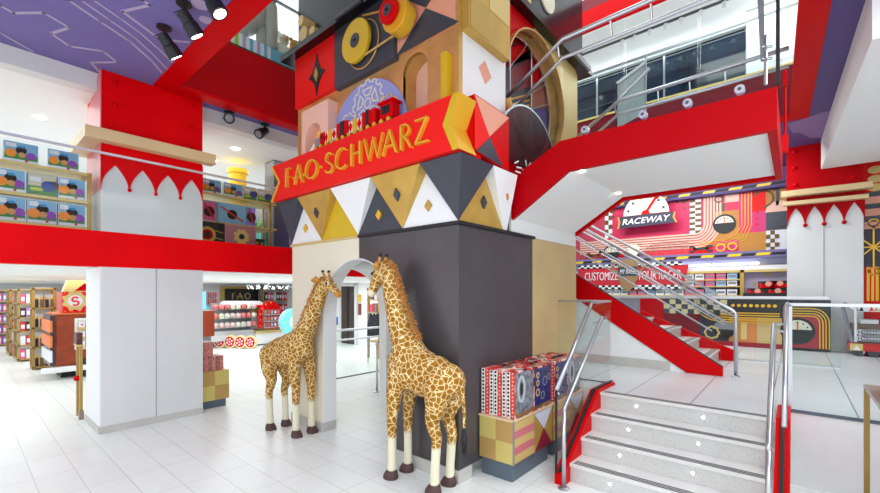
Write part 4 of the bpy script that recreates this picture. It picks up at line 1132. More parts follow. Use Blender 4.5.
# bridge rails
def edge(X, lab, discs=True):
    g = thing('glass_balustrade', lab, 'balustrade', (X, 1.2, 3.5)); q = Fr('X', X)
    MB().tube([(X, 2.60, 4.22), (X, 1.90, 4.64), (X, .05, 4.68)], .024, steel, 10).build('top_rail', g, smooth=True)
    MB().tube([(X+.06, 2.62, 4.03), (X+.06, 1.93, 4.47), (X+.06, .05, 4.50)], .02, steel, 10).build('handrail', g, smooth=True)
    for (a, b, za, zb_) in ((1.93, 1.29, 3.4, 3.4), (1.27, .66, 3.4, 3.4), (.64, .11, 3.4, 3.4)):
        mb = MB(); q.slab(mb, [(a, 3.50), (b, 3.50), (b, 4.62), (a, 4.60)], -.065, .012, glass); mb.build('glass_panel', g)
    mb = MB(); q.slab(mb, [(2.50, 3.1), (1.95, 3.4), (1.95, 4.56), (2.50, 4.22)], -.065, .012, glass); mb.build('glass_panel', g)
    for k_, y in enumerate((1.66, 1.10, .73, .35)):
        mb = MB(); q.disc(mb, y, 3.60 if k_ else 3.60, .036, .012, .06, mat('satin_disc', (226, 228, 236), .2, .5), 18); q.disc(mb, y, 3.60, .014, .018, .01, dgrey, 10); mb.build('standoff', g)
        MB().tube([(X, y+.3, 4.62), (X+.05, y+.3, 4.49)], .01, chrome, 6).build('bracket', g)
    return g
edge(4.25, 'near glass balustrade with twin steel rails on the red bridge')
g = edge(6.14, 'far glass balustrade with twin steel rails on the red bridge')
MB().box(4.235, 4.26, .09, .115, 3.56, 6.0, mblack).build('end_post', g)
p = thing('hanging_rod', 'thin red steel hanger rod with a bracket holding up the end of the red bridge', 'rod', (4.6, .06, 3.2))
mb = MB().tube([PX(785.3, 152, 4.55), PX(785.3, 69, 4.55)], .009, dred, 8); mb.build('rod', p)
q = PX(785.3, 144, 4.55); MB().box(q[0]-.03, q[0]+.03, q[1]-.02, q[1]+.02, q[2]-.07, q[2]+.07, red).build('clevis', p)
q2 = PX(785.3, 80, 4.55); MB().box(q2[0]-.02, q2[0]+.02, q2[1]-.015, q2[1]+.015, q2[2]-.06, q2[2]+.06, dred).build('turnbuckle', p)
# further flight rail seen through the bridge glass
g = thing('glass_balustrade', 'short sloping glass balustrade of the upper stair seen beyond the red bridge', 'balustrade', (6.6, 2, 4))
q = Fr('X', 6.6)
mb = MB(); q.pslab(mb, [(617,84),(646,62.5),(646,112),(617,128)], 0, .012, mat('frost', (196, 216, 220), .3)); mb.build('glass_panel', g)
MB().tube([q.p(*q.i(617, 84)), q.p(*q.i(646, 62.5))], .03, steel, 8).build('top_rail', g)
MB().tube([q.p(*q.i(622, 100), .1), q.p(*q.i(651, 71), .1)], .03, steel, 8).build('handrail', g)
for x, y0, y1 in ((617,84,130),(646,55,118)): MB().tube([q.p(*q.i(x, y0), .02), q.p(*q.i(x, y1), .02)], .012, mblack if x < 630 else steel, 6).build('post', g)
# ================================================================== small goods
ORD = ['first','second','third','fourth','fifth','sixth','seventh','eighth','ninth','tenth','eleventh','twelfth','thirteenth','fourteenth','fifteenth','sixteenth']
def picbox(fr, a0, a1, z0, z1, depth, back, label, group, name='toy_box', kind=0):
    """carton whose printed front shows sky, grass and two balls"""
    mb = MB()
    lo, hi = min(a0, a1), max(a0, a1)
    if fr.ax == 'Y': mb.box(lo, hi, fr.val, fr.val+depth, z0, z1, back)
    else: mb.box(fr.val, fr.val+depth, lo, hi, z0, z1, back)
    w, h = hi-lo, z1-z0; sg_ = 1 if fr.ax == 'Y' else -1; o0 = lo if fr.ax == 'Y' else hi
    A = lambda u: o0+sg_*u*w
    fr.rect(mb, *sorted((A(.02), A(.98))), z0+.02*h, z1-.02*h, .003, .003, sky if kind == 0 else (mat('box_sunset', (206, 196, 170), .4)))
    fr.rect(mb, *sorted((A(.02), A(.98))), z0+.02*h, z0+.42*h, .005, .002, green)
    if kind == 0:
        fr.disc(mb, A(.2), z0+.42*h, h*.2, .009, .004, torange, 16, rz=h*.2); fr.disc(mb, A(.78), z0+.38*h, h*.18, .009, .004, tpurple, 16)
        fr.disc(mb, A(.5), z0+.6*h, h*.2, .008, .004, gdark, 12); fr.disc(mb, A(.52), z0+.38*h, h*.13, .010, .004, mat('tan_dot', (206, 150, 80)), 12); fr.rect(mb, *sorted((A(.42), A(.62))), z0+.72*h, z0+.82*h, .012, .004, blue)
        fr.rect(mb, *sorted((A(.06), A(.36))), z0+.72*h, z0+.92*h, .008, .003, boxwhite); fr.rect(mb, *sorted((A(.02), A(.98))), z0+.02*h, z0+.14*h, .008, .003, boxwhite)
        fr.rect(mb, *sorted((A(.6), A(.7))), z0+.05*h, z0+.15*h, .010, .003, boxred)
    else:
        fr.disc(mb, A(.7), z0+.45*h, h*.25, .009, .004, mat('coat_blue', (40, 70, 150), .4), 14); fr.disc(mb, A(.86), z0+.5*h, h*.22, .008, .004, brown, 14)
        fr.rect(mb, *sorted((A(.08), A(.45))), z0+.62*h, z0+.82*h, .008, .003, boxwhite); fr.rect(mb, *sorted((A(.1), A(.5))), z0+.2*h, z0+.34*h, .009, .003, mat('box_lime', (190, 200, 70)))
    return mb.build(name, label=label, cat='box', group=group)

# ---- mezzanine: glass guard along the red band, gold shelf with toy cartons
gd = thing('glass_balustrade', 'glass guard with a slim steel rail along the top of the red band', 'balustrade', (1.5, 7.1, 2.735))
for k, (a, b) in enumerate(((-3, -1.05), (-1.03, .9), (.92, 1.24), (2.56, 2.82), (2.84, 4.6), (4.62, 6.4))):
    MB().box(a, b, 7.15, 7.162, 2.74, 3.76, glass).build('glass_panel', gd)
MB().box(1.24, 2.55, 7.03, 7.042, 2.74, 3.76, glass).build('glass_panel', gd)
MB().box(-3, 6.4, 7.02, 7.052, 3.76, 3.79, mat('rail_satin')).build('top_rail', gd)
SY = 7.34
sh = thing('display_shelf', 'gold-framed display shelf behind the mezzanine glass left of the white column', 'shelf', (.3, 7.5, 2.74))
for zz in (2.76, 3.12, 3.5):
    MB().box(-1.2, 1.20, SY, SY+.45, zz, zz+.035, lgold).build('shelf_board', sh)
for x in (1.16, -1.2): MB().box(x, x+.045, SY-.01, SY+.03, 2.735, 3.54, dgold).build('upright', sh)
MB().box(1.16, 1.2, SY+.42, SY+.46, 2.735, 3.54, dgold).build('upright', sh)
fy = Fr('Y', SY+.03)
rows = [(2.795, .30, [(.30,.575),(.58,.865),(.87,1.15),(.0,.29)], 'bottom', [0,0,0,0]), (3.155, .28, [(.30,.57),(.58,.865),(.87,1.15),(.0,.29)], 'middle', [0,1,0,0]), (3.535, .25, [(.37,.69),(.765,1.085),(.0,.35)], 'top', [0,0,0])]
for z, h, xs, nm, ks in rows:
    xs2 = sorted(xs)
    for (a, b), kd in zip(xs, ks):
        i = xs2.index((a, b))
        side = ('leftmost','second from the left','third from the left','rightmost')[i if len(xs2) == 4 else (0,2,3)[i] if i else 0]
        picbox(fy, a, b-.01, z, z+h, .16, boxwhite if not kd else blue, '%s toy carton on the %s shelf of the mezzanine at left' % (side, nm), 'toy cartons on the left mezzanine shelf', kind=kd)
# right of the column
sh = thing('display_shelf', 'gold-framed shelf with cartons behind the mezzanine glass right of the white column', 'shelf', (3.3, 7.9, 2.74))
SY2 = 7.75
for zz in (3.13, 3.62): MB().box(2.7, 4.10, SY2, SY2+.6, zz, zz+.03, lgold).build('shelf_board', sh)
for x in (2.7, 3.95): MB().box(x, x+.04, SY2, SY2+.04, 2.72, 3.65, dgold).build('upright', sh)
MB().box(4.07, 4.1, SY2+.5, SY2+.54, 2.72, 3.65, dgold).build('upright', sh)
fz = Fr('Y', SY2+.05)
for k, (a, b) in enumerate(((2.76, 3.08), (3.12, 3.46), (3.48, 3.72), (3.74, 4.02))):
    picbox(fz, a, b, 3.655, 3.90, .16, boxwhite, '%s carton of four on the upper shelf right of the white column' % ('leftmost','second','third','rightmost')[k], 'cartons on the upper shelf right of the column', kind=0 if k < 2 else 1)
for k, (a, b) in enumerate(((2.76, 3.0), (3.02, 3.52), (3.54, 3.7))):
    mb = MB().box(a, b, SY2+.05, SY2+.25, 3.165, 3.165+.36, sky)
    fz.rect(mb, a+.01, b-.01, 3.18, 3.5, .003, .003, (boxpink, sky, boxlil)[k]); fz.disc(mb, (a+b)/2, 3.33, .09, .006, .004, gdark, 12); fz.stroke(mb, [(a+.05, 3.45), (b-.05, 3.22)], .03, .01, .004, boxred)
    mb.build('toy_box', label=('pink toy carton at the left of the lower mezzanine shelf', 'wide pale blue toy carton on the lower mezzanine shelf', 'narrow lilac toy carton on the lower mezzanine shelf')[k], cat='box')
g1_ = Fr('Y', 7.62)
mb = MB().box(2.58, 3.05, 7.62, 8.0, 2.72, 3.12, mblack); g1_.disc(mb, 2.78, 2.9, .14, .004, .004, gold, 20); g1_.disc(mb, 2.78, 2.9, .09, .007, .004, dred, 20); g1_.disc(mb, 2.78, 2.9, .05, .01, .004, mblack, 14)
g1_.stroke(mb, [(2.9, 2.98), (3.04, 2.95)], .015, .006, .004, gold); g1_.stroke(mb, [(2.9, 2.86), (3.04, 2.83)], .015, .006, .004, gold)
mb.build('pattern_block', label='black display block with a gold ring emblem behind the mezzanine glass', cat='display block')
t_ = MB().box(3.07, 3.62, 7.62, 8.0, 2.72, 3.12, mat('dusty_mauve', (170, 112, 120), .5)).build('pattern_block', label='mauve display block with a gold gear emblem behind the mezzanine glass', cat='display block')
mb = MB(); pts = [(3.36+(.15 if k % 2 else .12)*math.cos(R(k*22.5)), 2.92+(.15 if k % 2 else .12)*math.sin(R(k*22.5))) for k in range(16)]
g1_.slab(mb, pts, .004, .004, lgold); g1_.disc(mb, 3.36, 2.92, .05, .008, .004, mblack, 14); mb.build('gear_emblem', t_)
mb = MB().box(3.64, 3.93, 7.9, 8.2, 2.72, 2.95, mblack)
q_ = Fr('Y', 7.9)
for i in range(3):
    for j in range(2): q_.rect(mb, 3.67+.09*i, 3.72+.09*i, 2.75+.09*j, 2.8+.09*j, .003, .003, gold)
mb.build('pattern_block', label='small black block with gold squares right of the mauve one', cat='display block')
mb = MB().lathe([(.21, 0), (.21, .06), (.18, .08), (.18, 1.70), (.21, 1.71), (.21, 1.80)], (3.89, 9.0, 2.72), yellow, 28)
mb.build('yellow_column', label='bright yellow toy brick drum column deep on the mezzanine', cat='column', smooth=False)
MB().box(4.33, 4.75, 8.3, 8.7, 2.72, 4.7, mat('dark_column', (84, 82, 90), .35)).build('dark_column', label='dark grey square column beside the tower on the mezzanine', cat='column')
mb = MB(); rnd = random.Random(5)
for k in range(26): mb.ball((4.45+rnd.uniform(-.28,.28), 9.5+rnd.uniform(-.2,.2), 3.45+rnd.uniform(-.12,.12)), .09, green, 6)
mb.build('green_brick_toy', label='green toy plant behind the mezzanine shelf', cat='toy')
MB().box(3.8, 4.15, 9.3, 9.65, 2.72, 3.42, blue).build('toy_bin', label='blue toy bin behind the mezzanine shelf', cat='bin')
MB().box(4.2, 4.32, 8.6, 9.2, 2.72, 3.25, teal).build('toy_bin', label='turquoise toy bin beside the dark grey column', cat='bin')
mb = MB().box(4.45, 5.6, 7.6, 7.9, 2.72, 3.6, boxlil)
q_ = Fr('Y', 7.6)
for k in range(24): q_.disc(mb, 4.5+rnd.uniform(0, 1), 2.8+rnd.uniform(0, .7), rnd.uniform(.03, .08), .003+.0005*k, .003, rnd.choice([teal, boxpink, sky, violet, boxwhite]), 10)
mb.build('display_unit', label='pastel toy display unit squeezed between the red band and the tower', cat='display')

for k, (x, y) in enumerate(((235.5, 149), (213, 161), (40, 118))):
    p = PZ(x, y, 4.69); MB().lathe([(.07, 0), (.07, .01)], (p[0], p[1], 4.688), lamp_on, 16).build('downlight', label=('round downlight in the white mezzanine ceiling above the yellow drum column', 'round downlight in the mezzanine ceiling beside the right end of the tan ledge', 'round downlight in the mezzanine ceiling over the left carton shelf')[k], cat='downlight')
# ---- track spotlights
def spot(label, x, y, px, py, z=TOPZ, scale=1.0, dirv=None):
    m0 = PZ(x, y, z); s = thing('spotlight', label, 'spotlight', m0)
    c = Vector(m0)
    MB().lathe([(.075*scale, -.018), (.075*scale, 0)], c, mblack, 20).build('mount_plate', s)
    end = Vector(PZ(px, py, z-.30*scale)) if dirv is None else c+Vector(dirv)
    k = c+Vector((0, 0, -.12*scale))
    MB().tube([c, k], .012*scale, mblack, 8).build('stem', s)
    d = (end-k).normalized()
    mb = MB(); mb.tube([k-d*.03*scale, k+d*.08*scale, k+d*.09*scale, k+d*.21*scale], [.060*scale, .066*scale, .078*scale, .086*scale], mblack, 16)
    h = mb.build('lamp_head', s, smooth=False)
    f = MB()
    for q in range(4): p = k+d*(.01+.024*q)*scale; f.tube([p, p+d*.006*scale], .062*scale, mblack, 14)
    f.build('cooling_fin', h)
    MB().tube([k+d*.205*scale, k+d*.215*scale], .060*scale, lamp_on if dirv is None else grey, 16).build('lens', h)
    MB().tube([k+Vector((.0,.0,.06*scale)), k+Vector((-.08,.05,0))*scale, k+d*.02*scale+Vector((-.05,.03,-.02))*scale], .005*scale, mblack, 6).build('cable', s)
    return s
spot('black spotlight hanging farthest down the purple ceiling, nearest the red column', 164, 27, 178, 60)
spot('black spotlight in the middle of the three under the purple ceiling', 184, 3, 198, 38)
spot('black spotlight nearest the top edge of the photo on the purple ceiling', 208, -18, 220, 14)
spot('small black spotlight left of the tower under the ceiling edge, facing the viewer', 229, 112, 228, 128, dirv=(-.1,-.25,-.2))
spot('small black spotlight tilted left beside the tower under the ceiling edge', 265, 124, 256, 145, dirv=(-.22,-.1,-.3))

# ---- third floor plush display
sb = thing('striped_display', 'striped and sky-blue plinth along the upper floor edge beyond the atrium', 'display plinth', (3.4, 6.8, 5.86))
x0 = 2.55; cols = [lilac, boxwhite, mat('stripe_blue', (110, 180, 214)), boxwhite, mat('stripe_pink', (214, 110, 150)), boxwhite, mat('stripe_green', (160, 200, 70)), boxwhite, lilac, boxwhite, mat('stripe_blue'), boxwhite, lilac, boxwhite, mat('stripe_blue'), boxwhite]
mb = MB()
for k, m in enumerate(cols): mb.box(x0+.06*k, x0+.06*(k+1), 6.84, 7.4, 5.86, 6.12, m)
mb.build('striped_panel', sb)
MB().box(x0+.96, 5.2, 6.84, 7.4, 5.86, 6.12, mat('plinth_blue', (110, 176, 200), .5)).build('blue_panel', sb)
MB().box(2.11, 5.2, 6.82, 6.84, 5.86, 5.90, mat('bronze_edge', (84, 66, 40), .3, .5)).build('edge_strip', sb)
gd = thing('glass_balustrade', 'glass guard with steel rail in front of the plush toys on the upper floor', 'balustrade', (3, 6.85, 5.9))
MB().box(2.11, 9.3, 6.805, 6.815, 5.9, 6.93, glass).build('glass_panel', gd); MB().box(2.11, 9.3, 6.79, 6.83, 6.93, 6.97, grey).build('top_rail', gd)
plush = mat('grey_plush', (188, 186, 176), .95, bump=.5, bscale=80)
plushw = mat('white_plush', (232, 228, 216), .95, bump=.5, bscale=80)
el_ = thing('plush_elephant', 'tall grey plush elephant on the striped plinth upstairs', 'plush toy', (3.3, 7.1, 6.12))
mb = MB(); 
for (x, z, r) in ((3.05,6.75,.30),(2.9,6.55,.25),(3.15,7.0,.24)): mb.ball((x+.28, 7.15, z), r, plush, 16)
for x in (2.82, 3.18): mb.tube([(x+.3, 7.08, 6.12), (x+.3, 7.1, 6.4), (x+.3, 7.12, 6.7)], [.11, .10, .13], plush, 12)
b = mb.build('body', el_, smooth=True)
mb = MB(); mb.tube([(3.46, 6.98, 7.1), (3.55, 6.93, 6.85), (3.58, 6.93, 6.5), (3.58, 6.95, 6.16)], [.14, .12, .10, .09], plush, 12); mb.build('trunk', el_, smooth=True)
MB().ball((3.05, 6.95, 6.92), .16, plush, 12, sy=.35).build('ear', el_, smooth=True); MB().ball((2.98, 6.93, 6.5), .03, mblack, 8).build('eye', el_)
def bear(x, label, m, z=6.12, s=1.0):
    t = thing('plush_bear', label, 'plush toy', (x, 7.05, z))
    mb = MB(); mb.ball((x, 7.05, z+.16*s), .16*s, m, 14); mb.ball((x, 7.02, z+.38*s), .12*s, m, 14)
    for q in (-1, 1):
        mb.ball((x+q*.09*s, 7.02, z+.48*s), .045*s, m, 8); mb.tube([(x+q*.12*s, 7.03, z+.26*s), (x+q*.2*s, 6.98, z+.12*s)], .055*s, m, 8); mb.ball((x+q*.1*s, 6.93, z+.06*s), .07*s, m, 10)
    mb.build('body', t, smooth=True)
    mb = MB(); mb.ball((x, 6.91, z+.36*s), .05*s, mat('muzzle_tan', (206, 170, 110), .9), 8); mb.build('muzzle', t, smooth=True)
    for q in (-1, 1): MB().ball((x+q*.04*s, 6.90, z+.42*s), .013*s, mblack, 6).build('eye', t)
    return t
bear(3.83, 'small cream plush bear next to the grey elephant upstairs', plushw, s=.9)
bear(4.07, 'tan plush bear between two pale ones upstairs', mat('tan_plush', (196, 150, 90), .95), s=.9)
bear(4.38, 'large white plush bear nearest the tower upstairs', plushw, s=1.2)
# upper floor, far side: glass guard, dark window wall, track heads
gd = thing('glass_balustrade', 'long glass guard with steel rails above the maroon fascia on the upper floor', 'balustrade', (9.45, 3, 5.9))
for k in range(5): MB().box(9.44, 9.455, -.1+1.38*k, 1.26+1.38*k, 5.9, 6.88, glass).build('glass_panel', gd)
MB().box(9.43, 9.47, -.2, 6.86, 6.88, 6.92, steel).build('top_rail', gd)
ww = thing('window_wall', 'dark blue glazed wall with pale mullions on the far side of the upper floor', 'window', (11.2, 3, 5.9))
nb = mat('night_blue_glass', (24, 38, 54), .08, coat=.5, noise=.35, nscale=1.2)
yend = PX(747, 30, 11.2)[1]
MB().box(11.2, 11.3, yend, 7.5, 5.86, 7.7, nb).build('pane', ww)
for k in range(5): y = yend+.0+1.62*k; MB().box(11.17, 11.2, y-.02, y+.02, 5.9, 7.7, steel).build('mullion', ww)
MB().box(11.16, 11.2, yend, 7.5, 7.66, 7.72, dgrey).build('head_rail', ww); MB().box(11.18, 11.2, yend, 7.5, 6.9, 6.92, dgrey).build('transom', ww)
MB().box(11.1, 11.3, yend-.5, yend, 5.86, 8.0, white).build('jamb', ww)
for k, x in enumerate((622.5, 635, 650, 665.7, 681, 701, 724.5)):
    y0 = 45.5-(x-622.5)*.365
    for _ in (0,):
        p = PX(x, y0, 10.4); c = (10.4, p[1], 7.9)
    MB().lathe([(.045, -.08), (.045, .06), (.02, .07), (.02, .1)], c, white, 12).build('ceiling_spot', label='small white cylinder spotlight on the upper ceiling, %s from the left of seven' % ORD[k], cat='spotlight')
MB().box(10.36, 10.44, .5, 6.5, 7.98, 8.0, dgrey).build('light_track', label='dark track carrying the white cylinder spotlights upstairs', cat='track')
fin = thing('hanging_fin', 'grey steel fin hanging by the end of the red bridge near the photo top', 'steel fin', (4.3, .15, 4))
q = Fr('X', 4.4)
mb = MB(); q.pslab(mb, [(757,-6),(764,-6),(764.5,60),(760.5,60)], 0, .03, mat('fin_grey', (150, 156, 164), .35, .5)); mb.build('blade', fin)
for y in (46.5, 58.5): MB().tube([q.p(*q.i(762, y), .0), q.p(*q.i(772, y), .0)], .010, chrome, 6).build('clamp', fin)
MB().tube([q.p(*q.i(766, 35)), q.p(*q.i(765.5, 85))], .012, steel, 6).build('rod', fin)

# ================================================================== ROOM UNDER THE MEZZANINE (left)
def gshelf(label, x0, x1, y0, y1, h, n, m=dgold, ends=True):
    t = thing('gold_shelving', label, 'shelving', ((x0+x1)/2, (y0+y1)/2, 0))
    for k in range(n):
        z = .08+(h-.1)*k/(n-1)
        MB().box(x0, x1, y0, y1, z-.035, z, m).build('shelf_board', t)
    for x in (x0, x1-.05):
        for y in (y0, y1-.05): MB().box(x, x+.05, y, y+.05, 0, h, m).build('upright', t)
    MB().box(x0, x1, y1, y1+.02, 0, h, panelg).build('back_panel', t)
    return t
def goods(prefix, group, x0, x1, y, z, n, h, ms, d=.2, tall=None, name='packet', top=None, shape='box'):
    w = (x1-x0)/n
    for k in range(n):
        a = x0+w*k+w*.06; b = x0+w*(k+1)-w*.06; m = ms[k % len(ms)]
        mb = MB()
        if shape == 'jar':
            mb.lathe([((b-a)*.42, 0), ((b-a)*.45, h*.5), ((b-a)*.42, h*.8)], ((a+b)/2, y+d/2, z), m, 10); mb.lathe([((b-a)*.36, h*.8), ((b-a)*.36, h)], ((a+b)/2, y+d/2, z), top, 10)
        else:
            mb.box(a, b, y, y+d, z, z+h, m); mb.box(a+(b-a)*.15, b-(b-a)*.15, y-.004, y, z+h*.25, z+h*.7, top or boxwhite)
        mb.build(name, label='%s, %s from the left' % (prefix, ORD[k]), cat=('jar' if shape == 'jar' else 'packet'), group=group)
sh = gshelf('gold shelving with lilac and pink boxes, farthest left under the mezzanine', .2, 1.30, 21.5, 22.0, 2.02, 6)
for i, r_ in enumerate(('bottom','second','third','fourth','top')):
    z = .08+1.92*i/5
    goods('toy packet on the %s shelf of the far left shelving' % r_, 'packets on the far left shelving', .3, 1.24, 21.5, z, 5, .27, [boxlil, boxpink, boxwhite] if i % 2 else [boxpink, boxlil, boxlil], top=boxwhite)
for j, (x, y, nm) in enumerate(((1.02, 17.9, 'middle'), (1.08, 16.2, 'nearer'))):
    sh = gshelf('gold shelving end with mixed goods, the %s one of two behind the candle shelf' % nm, x, x+.42, y, y+1.3, 2.02, 6)
    for i in range(5):
        z = .08+1.92*i/5
        goods('packet on the %s shelf of the %s gold end unit' % (ORD[i], nm), 'packets on the gold end units', x+.05, x+.39, y+.02, z, 3, .25, [boxpink, boxwhite, boxred, boxbrown][i % 4:]+[boxlil], top=boxwhite)
sh = gshelf('gold shelving with dark jars, closest to the orange candy truck', 1.20, 1.64, 14.2, 14.7, 2.04, 5)
for i in range(4):
    z = .08+1.94*i/4
    goods('jar on the %s shelf beside the orange candy truck' % ORD[i], 'jars on the shelving by the candy truck', 1.24, 1.62, 14.22, z, 4, .26, [mat('jar_dark', (60, 40, 34), .2), mat('jar_amber', (130, 96, 50), .2)], shape='jar', top=letgold, name='candy_jar')
    if i: goods('carton at the back of the %s shelf by the candy truck' % ORD[i], 'cartons behind the jars', 1.26, 1.62, 14.5, z, 2, .33, [boxwhite], d=.12, name='carton')
MBX = MB
class MBs(MB):
    def box(s, x0, x1, *a): return MB.box(s, x0-DX, x1-DX, *a)
    def prism(s, pts, *a): return MB.prism(s, [(p[0]-DX, p[1], p[2]) for p in pts], *a)
    def lathe(s, prof, c, *a, **k): return MB.lathe(s, prof, (c[0]-DX, c[1], c[2]), *a, **k)
DX = .38
# candy truck counter
ct = thing('candy_truck', 'orange-brown candy truck counter with a silver bumper and lit display window', 'display counter', (2.3, 12.5, 0))
mb = MBs().box(1.78, 3.6, 12.3, 13.4, .28, 1.42, wood); mb.build('truck_body', ct, bevel=.03)
MBs().box(1.70, 1.80, 12.32, 13.38, .30, 1.40, mat('grille_dark', (70, 50, 60), .3)).build('grille', ct)
for z in (.42, .74, 1.06): MBs().box(1.66, 1.70, 11.98, 13.3, z, z+.24, (mat('orange_glow', (236, 120, 50), .4) if z > .6 else boxwhite)).build('grille_panel', ct)
MBs().box(1.55, 2.7, 12.15, 12.32, .16, .28, white).build('bumper', ct, bevel=.03)
MBs().box(1.9, 3.4, 12.5, 13.2, .0, .2, mblack).build('chassis', ct)
MBs().box(1.76, 3.62, 12.28, 13.42, 1.42, 1.45, mat('orange_trim', (222, 120, 60), .4)).build('roof_edge', ct)
w_ = MBs().box(2.10, 2.86, 12.285, 12.30, .62, 1.33, white).build('window_frame', ct, bevel=.004)
MBs().box(2.14, 2.82, 12.278, 12.286, .66, 1.29, mat('window_inside', (226, 214, 196), .5)).build('window_back', w_)
MBs().lathe([(.19, 0), (.19, .1)], (2.28, 12.2, .22), mblack, 24, 'Y').build('wheel', ct)
for i in range(3):
    MBs().box(2.14, 2.82, 12.2, 12.28, .66+.22*i, .685+.22*i, letgold).build('window_shelf', ct)
    for k in range(5):
        a = 2.16+.13*k
        mb = MBs().box(a, a+.11, 12.21, 12.28, .686+.22*i, .686+.22*i+.12, boxwhite); Fr('Y', 12.21).disc(mb, a+.055, .686+.22*i+.06, .022, .003, .003, boxred, 10)
        mb.build('candy_box', label='small white candy box, %s from the left on the %s window shelf of the truck' % (ORD[k], ('lower','middle','upper')[i]), cat='box', group='candy boxes in the truck window')
cb = thing('candy_crate', 'red and tan candy chest with a gold swirl emblem on top of the candy truck', 'chest', (2.4, 12.6, 1.27))
MBs().box(1.93, 2.9, 12.45, 13.1, 1.455, 1.93, signred).build('body', cb)
MBs().prism([(1.93, 12.45, 1.93), (2.9, 12.45, 1.93), (2.9, 12.75, 2.2), (2.05, 12.75, 2.2)], (0, .3, 0), lgold).build('lid', cb)
MBs().box(1.90, 1.93, 12.45, 13.1, 1.455, 1.93, mat('pink_side', (226, 90, 84), .3)).build('side', cb)
q = Fr('Y', 12.448); mb = MBs()
pts = [(2.135+(.25 if k % 2 else .19)*math.cos(R(k*22.5)), 1.72+(.25 if k % 2 else .19)*math.sin(R(k*22.5))) for k in range(16)]
q.slab(mb, pts, .004, .004, lgold); q.disc(mb, 2.135, 1.72, .13, .008, .004, boxwhite, 20)
q.stroke(mb, el(2.135+.0, 1.755, .055, .05, 30, 250, 10)+el(2.135, 1.67, .055, .05, 70, -140, 10), .035, .012, .004, signred); mb.build('swirl_emblem', cb)
q = MBs()
for k in range(8):
    for z in (1.49, 1.90): Fr('Y', 12.448).disc(q, 1.60+.12*k, z, .012, .004, .004, lgold, 8)
q.build('stud', cb)
mb = MBs(); Fr('Y', 12.52).slab(mb, [(2.12, 1.95), (2.42, 1.95), (2.30, 2.13)], .10, .02, red); mb.build('red_triangle', cb)
# gold frame beside the column
gf = thing('gold_stand', 'slim gold display stand against the left side of the white column', 'stand', (1.1, 8.3, 0))
for y in (8.15, 8.42): MB().box(1.20, 1.235, y, y+.035, 0, 1.10, dgold).build('leg', gf)
MB().box(1.17, 1.245, 8.15, 8.455, 1.10, 1.12, lgold).build('top', gf); MB().box(1.19, 1.245, 8.13, 8.2, 0, .13, mat('stand_foot', (150, 130, 120), .4)).build('foot', gf)
MB().box(1.17, 1.24, 8.2, 8.42, 1.121, 1.3, boxbrown).build('product_box', label='dark product box on the slim gold stand', cat='box')
MB().ball((1.19, 8.3, .60), .045, red, 10).build('red_ball', label='red ball in the slim gold stand beside the column', cat='ball')

# ================================================================== CANDY SHOP seen right of the column
cc = thing('display_cabinet', 'gold checkered display cabinet at the right foot of the white column', 'cabinet', (2.9, 7.5, 0))
zt = PY(215, 371, 7.28)[2]
MB().box(2.55, 3.00, 7.28, 7.75, .13, zt, gold).build('body', cc); MB().box(2.56, 2.96, 7.31, 7.7, 0, .13, slate).build('plinth', cc)
mb = MB(); f = Fr('Y', 7.28)
for i in range(2):
    for j in range(2): f.rect(mb, 2.55+.225*i, 2.55+.225*(i+1), .13+(zt-.13)/2*j, .13+(zt-.13)/2*(j+1), .006, .006, mat('checker_a') if (i+j) % 2 else mat('checker_b'))
mb.build('checker_front', cc)
ss = mat('striped_spine', (196, 120, 110), .45, noise=.35, nscale=40)
for k in range(6):
    a = 2.56+.062*k
    MB().box(a, a+.058, 7.32, 7.6, zt, zt+.24, ss if k % 2 else mat('striped_spine2', (150, 96, 90), .45, noise=.35, nscale=40)).build('boxed_book', label='striped boxed book, %s from the column on the checkered cabinet' % ORD[k], cat='book', group='striped books on the checkered cabinet')
for k in range(3):
    a = 2.56+.068*k
    MB().box(a, a+.064, 7.32, 7.6, zt+.245, zt+.48, ss).build('boxed_book', label='striped boxed book in the upper row, %s from the column' % ORD[k], cat='book', group='striped books on the checkered cabinet')
kk = thing('kiosk', 'red-brown counter with a bright screen just right of the white column', 'kiosk', (3.6, 11.4, 0))
p0, p1 = PY(200, 311, 11.4), PY(214.5, 336, 11.4)
MB().box(p0[0], p1[0], 11.4, 11.7, p1[2], p0[2], mat('kiosk_wood', (140, 52, 24), .3)).build('counter', kk)
MB().box(p0[0], p1[0]-.05, 11.5, 11.7, 0, p1[2], grey).build('base', kk)
p0, p1 = PY(201, 292, 11.45), PY(206, 307, 11.45); MB().box(p0[0]-.1, p1[0], 11.45, 11.5, p1[2]-.05, p0[2], mat('screen_cyan', (90, 200, 235), .4, emit=.6)).build('screen', kk)
fr_b = thing('candy_shelving', 'pale blue shelving with red topped packets behind the bright screen', 'shelving', (4.3, 15.8, 0))
f = Fr('Y', 15.6); a0, zt_ = f.i(206, 290); a1 = f.i(217.5, 290)[0]
MB().box(a0, a1, 15.7, 16.1, 0, 1.96, mat('shelf_aqua', (160, 206, 220), .4)).build('body', fr_b)
for k in range(2):
    for j in range(5):
        w = (a1-a0)/5
        MB().box(a0+w*j+.01, a0+w*(j+1)-.01, 15.58, 15.69, 1.50+.24*k, 1.70+.24*k, mat('packet_redgrey', (150, 84, 88), .4)).build('packet', label='dark red packet on the aqua shelving, %s row, %s from the left' % (('lower','upper')[k], ORD[j]), cat='packet', group='dark red packets on the aqua shelving')
